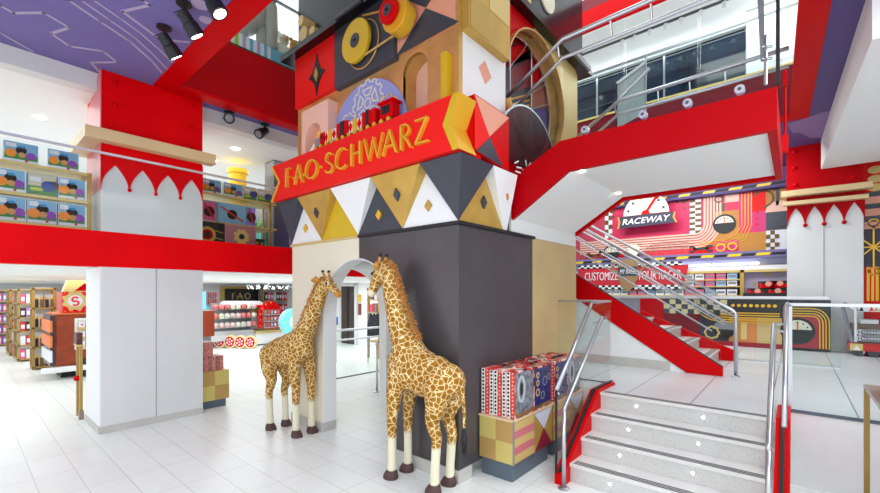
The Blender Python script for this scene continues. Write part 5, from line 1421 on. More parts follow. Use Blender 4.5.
# black F A O panel
f = Fr('Y', 17.9)
fb = thing('shop_sign', 'black panel with gold letters F·A·O at the back of the candy shop', 'sign', (6, 17.9, 1.4))
a0, b1 = f.i(221, 286.5); a1, b0 = f.i(262, 306)
MB().box(a0, a1, 17.9, 18.0, b0-.4, b1, gold).build('surround', fb)
a0, b1 = f.i(225, 288.8); a1, b0 = f.i(258, 302)
MB().box(a0, a1, 17.86, 17.9, b0-.2, b1, mblack).build('panel', fb)
f2 = Fr('Y', 17.86); ac0, zc0 = f2.i(231, 299.2); ac1, zc1 = f2.i(250.5, 293)
hh = zc1-zc0; wd = ac1-ac0
def fl_(ch, u0, u1):
    mb = MB()
    for pts, w in LET[ch]:
        P_ = [(ac0+wd*(u0+(u1-u0)*x), zc0+hh*y) for x, y in pts]
        f2.stroke(mb, P_[:-1] if ch == 'O' else P_, w*hh*.9, .01, .02, mat('sign_peach', (236, 190, 140), .4), closed=ch == 'O')
    mb.build('letter', fb)
fl_('F', 0, .24); fl_('A', .29, .62); fl_('O', .70, 1.0)
for u_ in (.265, .66): mb = MB(); f2.disc(mb, ac0+wd*u_, zc0+hh*.5, .018, .01, .02, mat('sign_peach'), 10); mb.build('dot', fb)
# candy cart
CY_ = 14.6
cf = Fr('Y', CY_)
cart = thing('candy_cart', 'white candy cart with shelves of bagged sweets, a red arched display and cream wheels', 'cart', (6.2, 15, 0))
def cp(x, y, o=0): return cf.i(x, y, o)
A0 = cp(214, 330)[0]; A1 = cp(258, 330)[0]; A2_ = cp(292, 330)[0]
zc = lambda y, x=240: cp(x, y)[1]
MB().box(A0+.05, A1, CY_+.3, CY_+1.0, .25, zc(331), mat('cart_grey', (196, 196, 200), .3)).build('body', cart)
MB().box(A1, A2_, CY_+.12, CY_+1.0, .05, zc(332, 275), white).build('counter', cart)
MB().box(A1, A2_+.02, CY_+.06, CY_+1.0, zc(332.5, 275), zc(330, 275), lgold).build('counter_edge', cart)
mb = MB(); mb.box(A1-.1, A2_-.1, CY_+.30, CY_+.34, zc(331.5), zc(331), lgold)
for y0 in (309, 318, 327): MB().box(A0, A1, CY_, CY_+.5, zc(y0+1.2), zc(y0+.6), glass).build('shelf', cart)
MB().box(A0+.1, A1, CY_+.55, CY_+.6, zc(331), zc(303), grey).build('back_board', cart)
mb = MB(); q = Fr('Y', CY_+.1); q.slab(mb, [q.i(224, 305), q.i(266, 305), q.i(260, 301), q.i(230, 301)], 0, .6, mat('roof_white', (214, 214, 220), .3)); mb.build('roof', cart)
mb = MB(); q.slab(mb, [q.i(224, 307), q.i(262, 307), q.i(262, 305), q.i(224, 305)], .02, .6, red); mb.build('red_fascia', cart)
arch = [q.i(x, y, .2) for x, y in ((259.5,328.5),(259.5,312),(262,306),(266,302.5),(271,301),(276,302.5),(280,306),(282,312),(282,328.5))]
mb = MB(); q.slab(mb, arch, .2, .12, red); ao = mb.build('red_arch', cart, bevel=.01)
mb = MB()
for (x, y) in ((260.5,326),(260.5,320),(260.5,314),(262.5,308.5),(266,304.5),(271,302.6)): q.disc(mb, *q.i(x, y, .21), .022, .21, .01, lgold, 10)
mb.build('gold_bulb', ao)
rnd = random.Random(11); cc_ = [mat('candy_pink', (214, 150, 150), .3, noise=.5, nscale=30), mat('candy_mix', (190, 170, 150), .3, noise=.6, nscale=34), mat('candy_green', (176, 190, 150), .3, noise=.5, nscale=30), mat('candy_red', (176, 90, 90), .3, noise=.5, nscale=30)]
for i, y0 in enumerate((309, 318, 327)):
    z = zc(y0+.6)
    for k in range(8):
        w = (A1-A0)/8; a = A0+w*k+.01
        mb = MB(); cm_ = rnd.choice(cc_); mb.ball((a+w/2-.01, CY_+.12, z+.105), .10, cm_, 10, sx=w*.54/.10, sy=.9, sz=1.0)
        mb.box(a+w*.06, a+w*.88, CY_+.08, CY_+.16, z+.01, z+.17, cm_)
        mb.build('candy_bag', label='clear bag of sweets, %s from the left on the %s shelf of the candy cart' % (ORD[k], ('upper','middle','lower')[i]), cat='bag', group='bags of sweets on the candy cart', smooth=True)
for i, y0 in enumerate((314.5, 321, 327)):
    z = q.i(270, y0, .35)[1]; aa, ab = q.i(263.5, 300, .35)[0], q.i(280, 300, .35)[0]
    MB().box(aa, ab, CY_-.28, CY_-.1, z-.02, z, steel).build('arch_shelf', cart)
    for k in range(5):
        w = (ab-aa)/5; a = aa+w*k+.01
        mb = MB().box(a, a+w-.02, CY_-.27, CY_-.14, z+.003, z+.17, mat('packet_redgrey')); Fr('Y', CY_-.27).rect(mb, a+.02, a+w-.05, z+.05, z+.12, .003, .003, (green, boxred, sky, boxwhite, boxpink)[k])
        mb.build('packet', label='sweet packet in the red arch of the candy cart, %s row, %s from the left' % (('top','middle','bottom')[i], ORD[k]), cat='packet', group='packets in the red arch')
for (wx, wy) in ((6.02, 15.30), (6.22, 14.95), (6.41, 14.60), (6.60, 14.25)):
    n_ = Vector((-.88, -.48, 0)); c = Vector((wx-.12, wy-.2, .225)); t_ = Vector((.48, -.88, 0))
    mb = MB().tube([c, c-n_*.09], .225, mat('wheel_cream', (232, 214, 160), .45), 24); wo = mb.build('wheel', cart)
    mb = MB().tube([c+n_*.008, c], .175, red, 24)
    for k in range(6):
        p = c+n_*.008+t_*.10*math.cos(R(k*60+20))+Vector((0, 0, .10*math.sin(R(k*60+20)))); mb.tube([p+n_*.008, p], .032, boxwhite, 8)
    mb.tube([c+n_*.018, c], .03, boxwhite, 10); mb.build('wheel_face', wo)
# gold-framed goods shelving behind and chandelier, turquoise wheel display
f = Fr('Y', 17.2); a0 = f.i(263, 300)[0]; a1 = f.i(292, 300)[0]
sh = gshelf('gold wall shelving behind the candy cart right of the black panel', a0, a1, 17.2, 17.6, 2.1, 5)
for i in range(2):
    goods('packet on the %s visible shelf behind the candy cart' % ('lower','upper')[i], 'packets behind the candy cart', a0+.1, a1-.1, 17.22, 1.08+.505*i, 9, .34, [boxbrown, boxpink, boxred, boxwhite, boxbrown], top=boxwhite)
ch = thing('chandelier', 'crystal chandelier sparkling under the low ceiling of the candy shop', 'chandelier', (5.8, 13.2, 2.26))
f = Fr('Y', 13.2); a, z = f.i(269, 287)
MB().lathe([(.12, -.03), (.12, 0)], (a, 13.2, 2.26), chrome, 16).build('canopy', ch)
MB().tube([(a, 13.2, 2.26), (a, 13.2, 2.16)], .012, chrome, 6).build('stem', ch)
mb = MB(); rnd = random.Random(2)
for k in range(60): mb.ball((a+rnd.uniform(-.75, .75), 13.2+rnd.uniform(-.3,.3), 2.10+rnd.uniform(-.08,.06)), .022, chrome, 6)
mb.build('crystals', ch)
for k in range(6): MB().ball((a-.6+.24*k, 13.15, 2.08), .03, lamp_on, 8).build('bulb', ch)
tw_ = thing('turquoise_display', 'turquoise round display with gold studs behind the left giraffe', 'display', (6, 12, 0))
f = Fr('Y', 12.0); mb = MB(); c = f.i(295, 322); f.disc(mb, c[0], c[1], .42, 0, .25, teal, 28, rz=.42); o = mb.build('round_body', tw_)
mb = MB(); f.disc(mb, c[0]+.08, c[1], .26, .004, .01, cream, 24)
for k in range(12): f.disc(mb, c[0]+.37*math.cos(R(k*30)), c[1]+.37*math.sin(R(k*30)), .025, .006, .01, lgold, 8)
mb.build('face', o); MB().box(c[0]-.1, c[0]+.25, 12.02, 12.2, 0, c[1]-.3, boxwhite).build('stand', tw_)

# ================================================================== ROOM SEEN THROUGH THE ARCH
lift = thing('lift_doors', 'dark lift doors in a white frame beyond the arch', 'lift', (9.55, 12.4, 0))
f = Fr('X', 9.6)
ya_, za_ = f.i(341.5, 286.5); yb_, _ = f.i(357, 290)
MB().box(9.55, 9.6, yb_, ya_, 0, za_, mat('lift_brown', (84, 74, 72), .25, .4)).build('door_leaf', lift)
ym = f.i(349, 300)[0]; MB().box(9.54, 9.55, ym-.05, ym+.05, 0, za_, mblack).build('door_gap', lift)
for y in (ya_, yb_): MB().box(9.52, 9.6, y-.06, y+.06, 0, za_+.06, panelg).build('door_jamb', lift)
MB().box(9.52, 9.6, yb_, ya_, za_, za_+.1, panelg).build('door_head', lift)
p, q = f.i(358.8, 294.5), f.i(361.5, 302)
t = MB().box(9.57, 9.6, q[0], p[0], q[1], p[1], letgold).build('wall_sign', label='small yellow sign on the wall right of the lift', cat='sign')
MB().box(9.565, 9.57, q[0]+.06, p[0]-.06, q[1]+.06, p[1]-.06, lgold).build('sign_symbol', t)
p, q = f.i(358.8, 303.5), f.i(361.5, 315)
MB().box(9.57, 9.6, q[0], p[0], q[1], p[1], mat('sign_brown', (120, 60, 60))).build('wall_sign', label='tall dark red sign below the yellow one right of the lift', cat='sign')
X0 = 7.9; f = Fr('X', X0)
y1_, _ = f.i(367, 300); y0_, _ = f.i(392, 300)
sh = thing('gold_shelving', 'gold shelving with clothing beyond the arch behind the bowed giraffe head', 'shelving', (X0, (y0_+y1_)/2, 0))
for z in (.5, .95, 1.35, 1.72, 2.05): MB().box(X0, X0+.4, y0_, y1_, z-.04, z, dgold).build('shelf_board', sh)
for y in (y1_-.06, (y0_+y1_)/2, y0_): MB().box(X0, X0+.06, y, y+.06, 0, 2.05, dgold).build('upright', sh)
rnd = random.Random(4)
for i, z in enumerate((.95, 1.35, 1.72)):
    n = 9; w = (y1_-y0_-.1)/n
    for k in range(n):
        y = y1_-.05-w*(k+1)
        MB().box(X0+.05, X0+.3, y+.01, y+w-.01, z, z+rnd.uniform(.2, .28), [boxbrown, boxpink, mat('cloth_grey', (120,120,130)), boxwhite, boxred][(k*3+i) % 5]).build('folded_goods', label='folded item, %s from the left on the %s shelf beyond the arch' % (ORD[k], ('lower','middle','upper')[i]), cat='folded cloth', group='goods on the shelving beyond the arch')
gr = thing('glass_balustrade', 'glass guard with twin steel rails on the floor beyond the arch', 'balustrade', (6, 7.68, 0))
MB().box(4.4, 5.41, 7.68, 7.69, 0, 1.0, glass).build('glass_panel', gr); MB().box(5.43, 6.9, 7.68, 7.69, 0, 1.0, glass).build('glass_panel', gr)
MB().tube([(4.4, 7.66, 1.07), (6.9, 7.66, 1.07)], .028, steel, 8).build('top_rail', gr); MB().tube([(4.4, 7.6, .86), (6.9, 7.6, .86)], .022, steel, 8).build('handrail', gr)
MB().box(4.4, 6.9, 7.675, 7.695, 0, .02, dgrey).build('base_channel', gr)
bp = thing('bollard_post', 'short steel post standing on the floor through the arch', 'post', PZ(377, 392))
x, y, _ = PZ(377, 392); zt = 1.9-(344-293)*((CA*x+SA*y))/414
MB().tube([(x, y, 0), (x, y, zt)], .02, steel, 10).build('shaft', bp, smooth=True); MB().lathe([(.07, 0), (.07, .015), (.03, .025)], (x, y, 0), steel, 18).build('base', bp); MB().tube([(x-.04, y, zt), (x+.06, y, zt)], .018, steel, 8).build('head', bp)
f = Fr('X', 7.3)
cl_ = thing('coat_rack', 'dark jackets hanging on a rack beyond the arch', 'clothes rack', (7.4, 8.3, 0))
mb = MB(); rnd = random.Random(9)
for k in range(7):
    p = f.i(371+2.4*k, 336); mb.tube([(7.3+.03*k, p[0], 1.35), (7.3, p[0], 1.1), (7.3, p[0], .75)], [.03, .09, .11], mat('jacket_dark', (44, 44, 52), .8), 8)
mb.build('jackets', cl_, smooth=True); MB().tube([(7.3, f.i(368, 330)[0], 0), (7.3, f.i(368, 330)[0], 1.36), (7.3, f.i(388, 330)[0], 1.36), (7.3, f.i(388, 330)[0], 0)], .015, steel, 6).build('frame', cl_)
f = Fr('Y', 9.5); p, q = f.i(335.8, 317), f.i(338, 325)
pil = MB().box(p[0]-.2, q[0], 9.55, 9.9, 0, p[1]+.1, white).build('white_pillar', label='white pillar carrying a small blue notice, seen through the arch', cat='pillar')
MB().box(p[0], q[0], 9.5, 9.55, q[1], p[1], blue).build('notice', pil)
mb = MB().box(5.9, 6.6, 9.0, 9.25, 2.235, 2.26, red); mb.build('ceiling_hoop', label='red ceiling panel glimpsed at the top of the arch', cat='ceiling panel')
tb = MB().box(3.27, 3.6, 2.98, 3.2, .0, .01, red)

# ================================================================== RACEWAY ROOM (right)
WX = 12.98
M_ = Fr('X', WX)
mu = thing('raceway_mural', 'long pink, red and gold mural of tracks, gauges and gears above the racing shelves', 'mural', (WX, 2.3, 2.9))
ml = MB(); Z0, Z1 = 2.93, 4.45
yl = 5.2; yr_ = .14
U = lambda x, off=0: M_.i(x, 230, off)[0]
M_.rect(ml, yr_, yl, Z0, Z1, .01, .02, hot); ml.build('backing', mu)
def mrect(x0, x1, z0_, z1_, m, off=.03, name='tile', parent=None):
    mb = MB(); M_.rect(mb, U(x1), U(x0), z0_, z1_, off, .02, m); return mb.build(name, parent or mu)
zz = lambda t: Z0+(Z1-Z0)*t
mrect(576, 606, zz(.0), zz(1), mat('mural_rose', (196, 60, 84), .5)); mrect(606, 690, zz(.38), zz(1), hot)
for k in range(6): # checker strip left of the sign
    mb = MB(); 
    for j in range(2): M_.rect(mb, U(606)+.0-.11*(j+1)+.02, U(606)-.11*j+.02, zz(.42+.09*k), zz(.51+.09*k), .045, .01, brown if (k+j) % 2 else white)
    mb.build('checker_row', mu)
for j in range(12):
    pass
mb = MB()
for j in range(2):
    for k in range(12): M_.rect(mb, U(690)-.13*(j+1), U(690)-.13*j, zz(.38+.05*k), zz(.43+.05*k), .045, .01, brown if (k+j) % 2 else white)
mb.build('checker_strip', mu)
mrect(694, 713, zz(.40), zz(1), mat('mural_rose'), .036)
mb = MB(); tl = mat('track_line', (170, 90, 90), .5)
for k in range(6):
    r0 = .12+.07*k; zc2 = zz(.38); 
    yc2 = U(697)
    base_z = zz(.38)-.02-.07*k
    path = [(yl, base_z), (yc2+.0, base_z)]+[(yc2-(.18+.07*k)*math.sin(R(a)), zz(.55)-(zz(.55)-base_z)*math.cos(R(a))) for a in range(10, 91, 10)]+[(yc2-(.18+.07*k), zz(1))]
    M_.stroke(mb, path, .046, .05, .01, lpink)
mb.build('pink_track', mu)
mrect(600, 690, zz(.0), zz(.10), hot2, .035)
mrect(576, 600, zz(.0), zz(.2), mat('mural_rose', (196, 60, 84), .5), .036); mrect(603, 625, zz(.0), zz(.26), red, .036); mrect(625, 643, zz(.0), zz(.28), navy, .036)
mrect(643, 689, zz(.0), zz(.27), hot2, .036); mrect(689, 713, zz(.0), zz(.27), signred, .036); mrect(713, 739, zz(.0), zz(.22), magenta, .036)
mrect(713, 739, zz(.22), zz(.72), orange, .036); mrect(739, 766, zz(.0), zz(.32), orange, .036); mrect(739, 752, zz(.32), zz(1), hot, .036); mrect(752, 766, zz(.32), zz(.66), magenta, .036)
mrect(752, 766, zz(.66), zz(1), signred, .036); mrect(766, 787, zz(.62), zz(1), mat('mural_tan', (190, 130, 60), .5), .036); mrect(766, 787, zz(.33), zz(.62), navy, .036); mrect(766, 787, zz(0), zz(.33), boxwhite, .036)
mrect(713, 725, zz(.86), zz(1), hot2, .04); mrect(713, 725, zz(.72), zz(.86), brown, .04); mrect(725, 739, zz(.86), zz(1), lpink, .04); mrect(725, 739, zz(.72), zz(.86), hot, .04)
mb = MB()
for k in range(3):
    for j in range(5):
        if (k+j) % 2: M_.rect(mb, U(766)-.085*(k+1), U(766)-.085*k, zz(.065*j), zz(.065*(j+1)), .05, .01, brown)
mb.build('checker_patch', mu)
mb = MB(); a = U(776); M_.disc(mb, U(779), zz(.62), .26, .05, .01, lpink, 20, 0, 180); M_.disc(mb, U(781), zz(.48), .16, .052, .01, navy, 20, 180, 360); mb.build('half_disc', mu)
mb = MB(); M_.arc(mb, U(763), zz(.85), .2, .045, 30, 270, .05, .01, brown, 16); mb.build('gold_hook', mu)
mb = MB(); M_.stroke(mb, [(U(773), zz(.98)), (U(777.5), zz(.98)), (U(777.5), zz(.72))], .06, .05, .01, navy); mb.build('dark_hook', mu)
mb = MB()
for k in range(4):
    x = 742+3.2*k; r1 = .62-.05*k
    M_.stroke(mb, [(U(x), zz(1)), (U(x), zz(.45)), (U(x)+.12, zz(.30-.03*k)), (U(x)+.35, zz(.22-.025*k)), (U(700), zz(.22-.03*k))], .014, .055, .01, letgold)
mb.build('gold_track_line', mu)
def gauge(fr, a, z, r, parent, off=.06, half=False):
    mb = MB(); fr.disc(mb, a, z, r, off, .02, mblack, 30); g = mb.build('gauge', parent)
    mb = MB(); fr.disc(mb, a, z-.02*r, r*.82, off+.012, .012, cream, 24, 8, 172)
    for k in range(5): fr.disc(mb, a+r*.62*math.cos(R(25+32*k)), z+r*.62*math.sin(R(25+32*k)), r*.06, off+.018, .006, mblack, 8)
    fr.stroke(mb, [(a, z+.05*r), (a-.02*r if fr.ax == 'X' else a, z+.6*r)], r*.07, off+.02, .006, signred); mb.build('gauge_dial', g); return g
gauge(M_, U(724.5), zz(.50), .25, mu); gauge(M_, U(612), zz(.12), .24, mu)
gear(M_, U(719), zz(.93), .075, 8, .06, .03, navy, mu, inner=False); gear(M_, U(732), zz(.79), .075, 8, .06, .02, hot2, mu, inner=False)
gear(M_, U(721), zz(.10), .085, 8, .06, .03, letgold, mu, inner=False); gear(M_, U(732.5), zz(.11), .085, 8, .06, .03, letgold, mu, inner=False)
mb = MB(); pts = [(U(634)+(.2 if k % 2 else .15)*math.cos(R(k*22.5)), zz(.15)+(.2 if k % 2 else .15)*math.sin(R(k*22.5))) for k in range(16)]; M_.slab(mb, pts, .055, .01, cream); mb.build('cream_gear', mu)
def wrench(a0, a1, z, m, off=.06):
    mb = MB(); M_.stroke(mb, [(a0, z), (a1, z)], .055, off, .01, m)
    for a, s_ in ((a0, 1), (a1, -1)): M_.arc(mb, a+s_*.03, z, .07, .05, (90 if s_ > 0 else -90)-50-0+0, (90 if s_ > 0 else -90)+230-0, off, .01, m, 10)
    mb.build('wrench', mu)
wrench(U(693.5), U(709), zz(.10), navy); wrench(U(590), U(600), zz(.09), brown)
for k in range(7):
    for j in range(3): mb = MB(); M_.disc(mb, U(648+5.6*k), zz(.05+.06*j), .016, .05, .01, brown, 8); mb.build('dot', mu)
for j in range(3): mb = MB(); M_.slab(mb, [(U(757)-.035, zz(.44+.1*j)), (U(757), zz(.44+.1*j)-.035), (U(757)+.035, zz(.44+.1*j)), (U(757), zz(.44+.1*j)+.035)], .05, .01, signred); mb.build('diamond', mu)
for x, y in ((612,211),(605.5,215),(613.5,217),(684,201),(677,202),(685,208)):
    a_, z_ = M_.i(x, y, .05); mb = MB(); M_.disc(mb, a_, z_, .07 if x in (612, 684) else .035, .05, .01, brown, 14); mb.build('dot', mu)
mb = MB()
for k in range(5): M_.stroke(mb, [(U(689), zz(.26-.03*k)), (U(660-1*k)+0, zz(.26-.03*k)), (U(648+1.2*k), zz(.20-.02*k)), (U(640+2.5*k), zz(.0))], .014, .05, .01, tl)
mb.build('rose_track_line', mu)
# top stripe with yellow dashes (bulkhead) and lower lintel with dashes and tube lights
tb = thing('bulkhead_strip', 'purple bulkhead with yellow and black road dashes above the mural', 'bulkhead', (12.6, 2.3, 4.5))
MB().box(12.7, 12.99, .13, 5.3, 4.43, 4.90, purpled).build('body', tb)
q = Fr('X', 12.7); mb = MB(); y = 5.2; k = 0
while y > .2:
    q.slab(mb, [(y, 4.49), (y-.26, 4.49), (y-.30, 4.55), (y-.04, 4.55)], .006, .01, yellow if k % 2 == 0 else mblack); y -= .28; k += 1
mb.build('road_dash', tb)
lt = thing('shelf_lintel', 'purple lintel with road dashes and a glowing tube light over the racing shelves', 'lintel', (12.5, 2.3, 2.5))
MB().box(12.45, 13.0, .13, 5.3, 2.74, 2.92, mat('lintel_purple', (116, 106, 150), .5)).build('body', lt)
q = Fr('X', 12.45); mb = MB(); y = 5.2; k = 0
while y > .2:
    q.slab(mb, [(y, 2.80), (y-.26, 2.80), (y-.30, 2.86), (y-.04, 2.86)], .006, .01, yellow if k % 2 == 0 else mblack); y -= .28; k += 1
mb.build('road_dash', lt)
MB().box(12.47, 12.98, .13, 5.3, 2.46, 2.56, boxwhite).build('lower_shelf', lt)
MB().box(12.7, 12.98, .13, 5.3, 2.56, 2.74, mat('lintel_back', (190, 190, 214), .5)).build('back', lt)
for (a, b) in ((U(600), U(640)), (U(641), U(713)), (U(715), U(760))): MB().tube([(12.56, a, 2.62), (12.56, b, 2.62)], .025, tube_on, 8).build('tube_light', lt)
# shelving
q = Fr('X', 12.4)
ya0 = q.i(605, 285)[0]; yd0, yd1 = q.i(740, 285)[0], q.i(744, 285)[0]; ye = .14
rk = thing('racing_shelving', 'gold-trimmed wall shelving of small car boxes with a lilac sparkle panel at its right', 'shelving', (12.7, 2, LZ))
MB().box(12.9, 12.97, ye, 5.2, LZ, 2.46, mat('lav_back', (196, 186, 210), .5)).build('back_panel', rk)
lav = MB().box(12.55, 12.6, ye, yd1, LZ, 2.40, mat('lav_panel', (186, 174, 206), .5)).build('lilac_panel', rk)
for x, y in ((754, 267), (768, 274), (776, 267), (755, 284), (763, 265)):
    mb = MB()
    c_ = Fr('X', 12.55).i(x, y); r = .09
    for d_ in range(4): Fr('X', 12.55).stroke(mb, [(c_[0]-r*math.cos(R(45*d_)), c_[1]-r*math.sin(R(45*d_))), (c_[0]+r*math.cos(R(45*d_)), c_[1]+r*math.sin(R(45*d_)))], .012, .004+.001*d_, .004, gold)
    mb.build('sparkle', lav)
MB().box(12.4, 12.97, yd1, yd0, LZ, 2.46, gold).build('divider', rk)
MB().box(12.4, 12.97, ye, 5.2, 2.40, 2.46, lgold).build('top_trim', rk)
zs = [2.22, 2.0, 1.80]
nm = ('top', 'middle', 'bottom')
bm_ = [boxwhite, boxpink, boxpink, mat('pack_blue', (150, 190, 225), .4), boxwhite, boxwhite]
SH0 = q.i(605, 285)[0]
for i, z in enumerate((2.245, 2.075, 1.845)):
    MB().box(12.4, 12.9, yd0, 5.2, z-.03, z, lgold).build('shelf_board', rk)
    n = 16; w = .23
    for k in range(n):
        yy = yd0-.0+.06+w*k
        m_ = bm_[(n-1-k+i) % 6]
        if i == 0 and k > 8: continue
        mb = MB().box(12.42, 12.62, yy, yy+w-.03, z, z+.145, m_).box(12.415, 12.42, yy+.02, yy+w-.05, z+.05, z+.10, grey)
        mb.build('car_box', label='small toy car box on the %s racing shelf, %s from the gold divider' % (nm[i], ORD[k]), cat='box', group='small car boxes on the racing shelves')
for k, (x, y) in enumerate(((768.5, 286), (757.5, 293), (778, 293), (780, 285.5))):
    q2 = Fr('X', 12.2); a, z = q2.i(x, y+3.0)
    mb = MB().box(12.2, 12.5, a-.19, a+.19, z, z+.18, mblack); q2.rect(mb, a-.12, a+.12, z+.03, z+.11, .004, .01, red); q2.rect(mb, a+.13, a+.17, z+.02, z+.15, .004, .01, signred); q2.disc(mb, a, z+.12, .06, .006, .01, pink, 10)
    mb.build('racer_box', label=('black racer box stacked on two others by the lilac panel','left black racer box in the lower row by the lilac panel','right black racer box in the lower row by the lilac panel','black racer box stacked furthest right beside the white column')[k], cat='box')
MB().box(12.15, 12.55, ye, yd1, LZ, 1.90-.0, mat('game_dark', (34, 34, 40), .4)).build('box_plinth', label='dark plinth carrying the black racer boxes', cat='plinth')
# RACEWAY sign
sgn = thing('raceway_sign', 'dark navy name board reading RACEWAY under a cream speedometer', 'sign', (12.8, 3.2, 3.9))
q = Fr('X', 12.50)
mb = MB(); q.pslab(mb, [(617,229),(618.5,222.8),(617,217.6),(676,211.4),(674.5,216.8),(677.5,222)], .0, .04, mat('board_navy', (40, 36, 62), .5)); nb_ = mb.build('name_board', sgn)
mb = MB(); q.pslab(mb, [(617,229),(618.5,222.8),(617,217.6),(619,217.4),(620.5,222.6),(619,228.8)], .006, .01, orange); q.pslab(mb, [(676,211.4),(674.5,216.8),(677.5,222),(675.5,222.2),(672.5,217),(674,211.6)], .006, .01, orange); mb.build('board_end', nb_)
pa, pb = q.i(622, 227), q.i(671, 221)
zb0 = q.i(622.5, 226.4)[1]
text_part('board_lettering', 'RACEWAY', q, q.i(622.5, 224)[0], q.i(670.5, 219)[0], 3.853, .165, .01, .02, boxwhite, nb_, shear=.25, bold=.01)
ga, gz = q.i(645.5, 214.0, .02); mb = MB(); q.disc(mb, ga, gz, .585, .02, .03, cream, 36, 0, 180); go = mb.build('speedometer', sgn)
mb = MB()
for k in range(6): q.disc(mb, ga+.47*math.cos(R(16+29.6*k)), gz+.47*math.sin(R(16+29.6*k)), .035, .026, .01, mblack, 10)
mb.build('dial_dot', go); mb = MB(); q.stroke(mb, [(ga, gz+.02), (ga-.26, gz+.42)], .07, .03, .012, red); q.disc(mb, ga, gz, .11, .032, .012, red, 14, 0, 180); q.disc(mb, ga-.28, gz+.43, .06, .032, .012, red, 12); mb.build('needle', go)
# CUSTOMIZE YOUR RACER banner
bn = thing('racer_banner', 'red hanging banner reading CUSTOMIZE YOUR RACER with a gold shield in the middle', 'banner', (12.1, 3.2, 2.2))
q = Fr('X', 12.36); Y = lambda x: q.i(x, 275)[0]
BZ0, BZ1 = 2.12, 2.64
mb = MB(); q.slab(mb, [(Y(578), BZ0), (Y(578), BZ1), (Y(689), BZ1), (Y(686), (BZ0+BZ1)/2), (Y(683), BZ0)], 0, .03, mat('banner_red', (196, 30, 44), .5)); bo = mb.build('banner_body', bn)
mb = MB(); mb2 = MB(); w = .09; n_ = int((Y(578)-Y(684))/w)
for k in range(n_):
    for j in range(2):
        q.rect(mb, Y(578)-w*(k+1), Y(578)-w*k, BZ1+.0+.055*j-.02, BZ1+.055*(j+1)-.02, .0, .02, mblack if (k+j) % 2 else white)
        q.rect(mb2, Y(578)-w*(k+1), Y(578)-w*k, BZ0-.11+.055*j, BZ0-.11+.055*(j+1), .0, .02, mblack if (k+j) % 2 else white)
mb.build('checker_border', bo); mb2.build('checker_border', bo)
text_part('banner_lettering', 'CUSTOMIZE', q, Y(585), Y(618), BZ0+.15, .24, .004, .015, boxwhite, bo)
text_part('banner_lettering', 'YOUR RACER', q, Y(637.5), Y(681.5), BZ0+.15, .24, .004, .015, boxwhite, bo)
sh_ = [(628+dx, 0) for dx in (0,)]
mb = MB(); yc = Y(628); q.slab(mb, [(yc+.27, 2.86), (yc-.27, 2.86), (yc-.26, 2.3), (yc-.13, 2.05), (yc, 1.93), (yc+.13, 2.05), (yc+.26, 2.3)], .03, .03, mat('shield_gold', (150, 116, 84), .4)); so = mb.build('shield', bn)
mb = MB()
for s_ in (-1, 1): q.arc(mb, yc+s_*.27, 2.66, .15, .05, -90 if s_ > 0 else 90, 90 if s_ > 0 else 270, .03, .02, mat('shield_gold'), 10)
q.rect(mb, yc-.26, yc+.26, 2.38, 2.64, .035, .01, navy); mb.build('shield_plate', so)
for x in (585, 660): MB().box(12.38, 12.46, Y(x)-.02, Y(x)+.02, 2.60, 2.8, dgrey).build('hanger', bn)
text_part('shield_lettering', 'MY RACE', q, yc+.21, yc-.21, 2.44, .13, .046, .01, boxwhite, so, shear=.3)
# counters under the shelves
ck = thing('racing_counter', 'dark racing counter with gold track arcs, checkered top panel and amber panels', 'counter', (11.3, 1.5, LZ))
q = Fr('X', 11.02); Y = lambda x: q.i(x, 330)[0]
cz1 = 1.76
MB().box(11.04, 11.9, Y(782)+.01, Y(640), LZ+.02, cz1, mat('counter_dark', (36, 34, 42), .35)).build('body', ck)
def cr(x0, x1, z0_, z1_, m, off=.01, nm='panel'): mb = MB(); q.rect(mb, Y(x1), Y(x0), z0_, z1_, off, .015, m); return mb.build(nm, ck)
cr(640, 664, LZ+.03, cz1, dred); cr(664, 700, LZ+.03, 1.5, maroon); cr(700, 729, LZ+.03, 1.38, mat('counter_navy', (40, 44, 66), .35)); cr(729, 741, LZ+.1, 1.36, orange); cr(741, 757, LZ+.1, 1.36, mat('amber2', (212, 130, 70), .4)); cr(757, 782, LZ+.1, 1.38, mat('tan2', (206, 176, 120), .4)); cr(741, 747, LZ+.16, 1.28, lgold, .02)
mb = MB(); y = Y(664); w = .125
for k in range(10):
    for j in range(3): q.rect(mb, y-w*(k+1), y-w*k, 1.42+.11*j, 1.42+.11*(j+1), .03, .01, mat('check_cream', (206, 190, 150), .4) if (k+j) % 2 else navy)
mb.build('checker_panel', ck)
mb = MB()
for k in range(5):
    r = .1+.06*k; yc, zc2 = Y(722), 1.62
    pts = [(Y(780), 1.45-.05*k+.02)]+[(Y(722)+(.25+.0*k)*0, 1.45-.05*k+.02)]+[(Y(722)+(.3+.06*k)*math.sin(R(a)), 1.76-(1.76-1.47+.05*k)*math.cos(R(a))) for a in range(20, 91, 14)]
    q.stroke(mb, pts, .022, .03, .01, letgold)
mb.build('gold_track_line', ck)
mb = MB()
for k in range(8): q.disc(mb, Y(733+6*k), 1.63, .035, .03, .01, letgold, 10)
mb.build('gold_dot', ck)
mb = MB(); q.rect(mb, Y(782), Y(640), LZ+.0, LZ+.1, .02, .02, mat('counter_base_red', (150, 20, 40), .4)); mb.build('base_board', ck)
gear(q, Y(712), 1.02, .12, 8, .03, .03, lgold, ck, inner=False); mb = MB(); q.disc(mb, Y(724), 1.1, .2, .028, .01, grey, 20, 0, 180); q.disc(mb, Y(724), 1.1, .2, .028, .01, mblack, 20, 180, 360); mb.build('helmet_emblem', ck)
gk = thing('gauge_cabinet', 'red cabinet with a round gauge at the foot of the far white column', 'cabinet', (11.3, -.15, LZ))
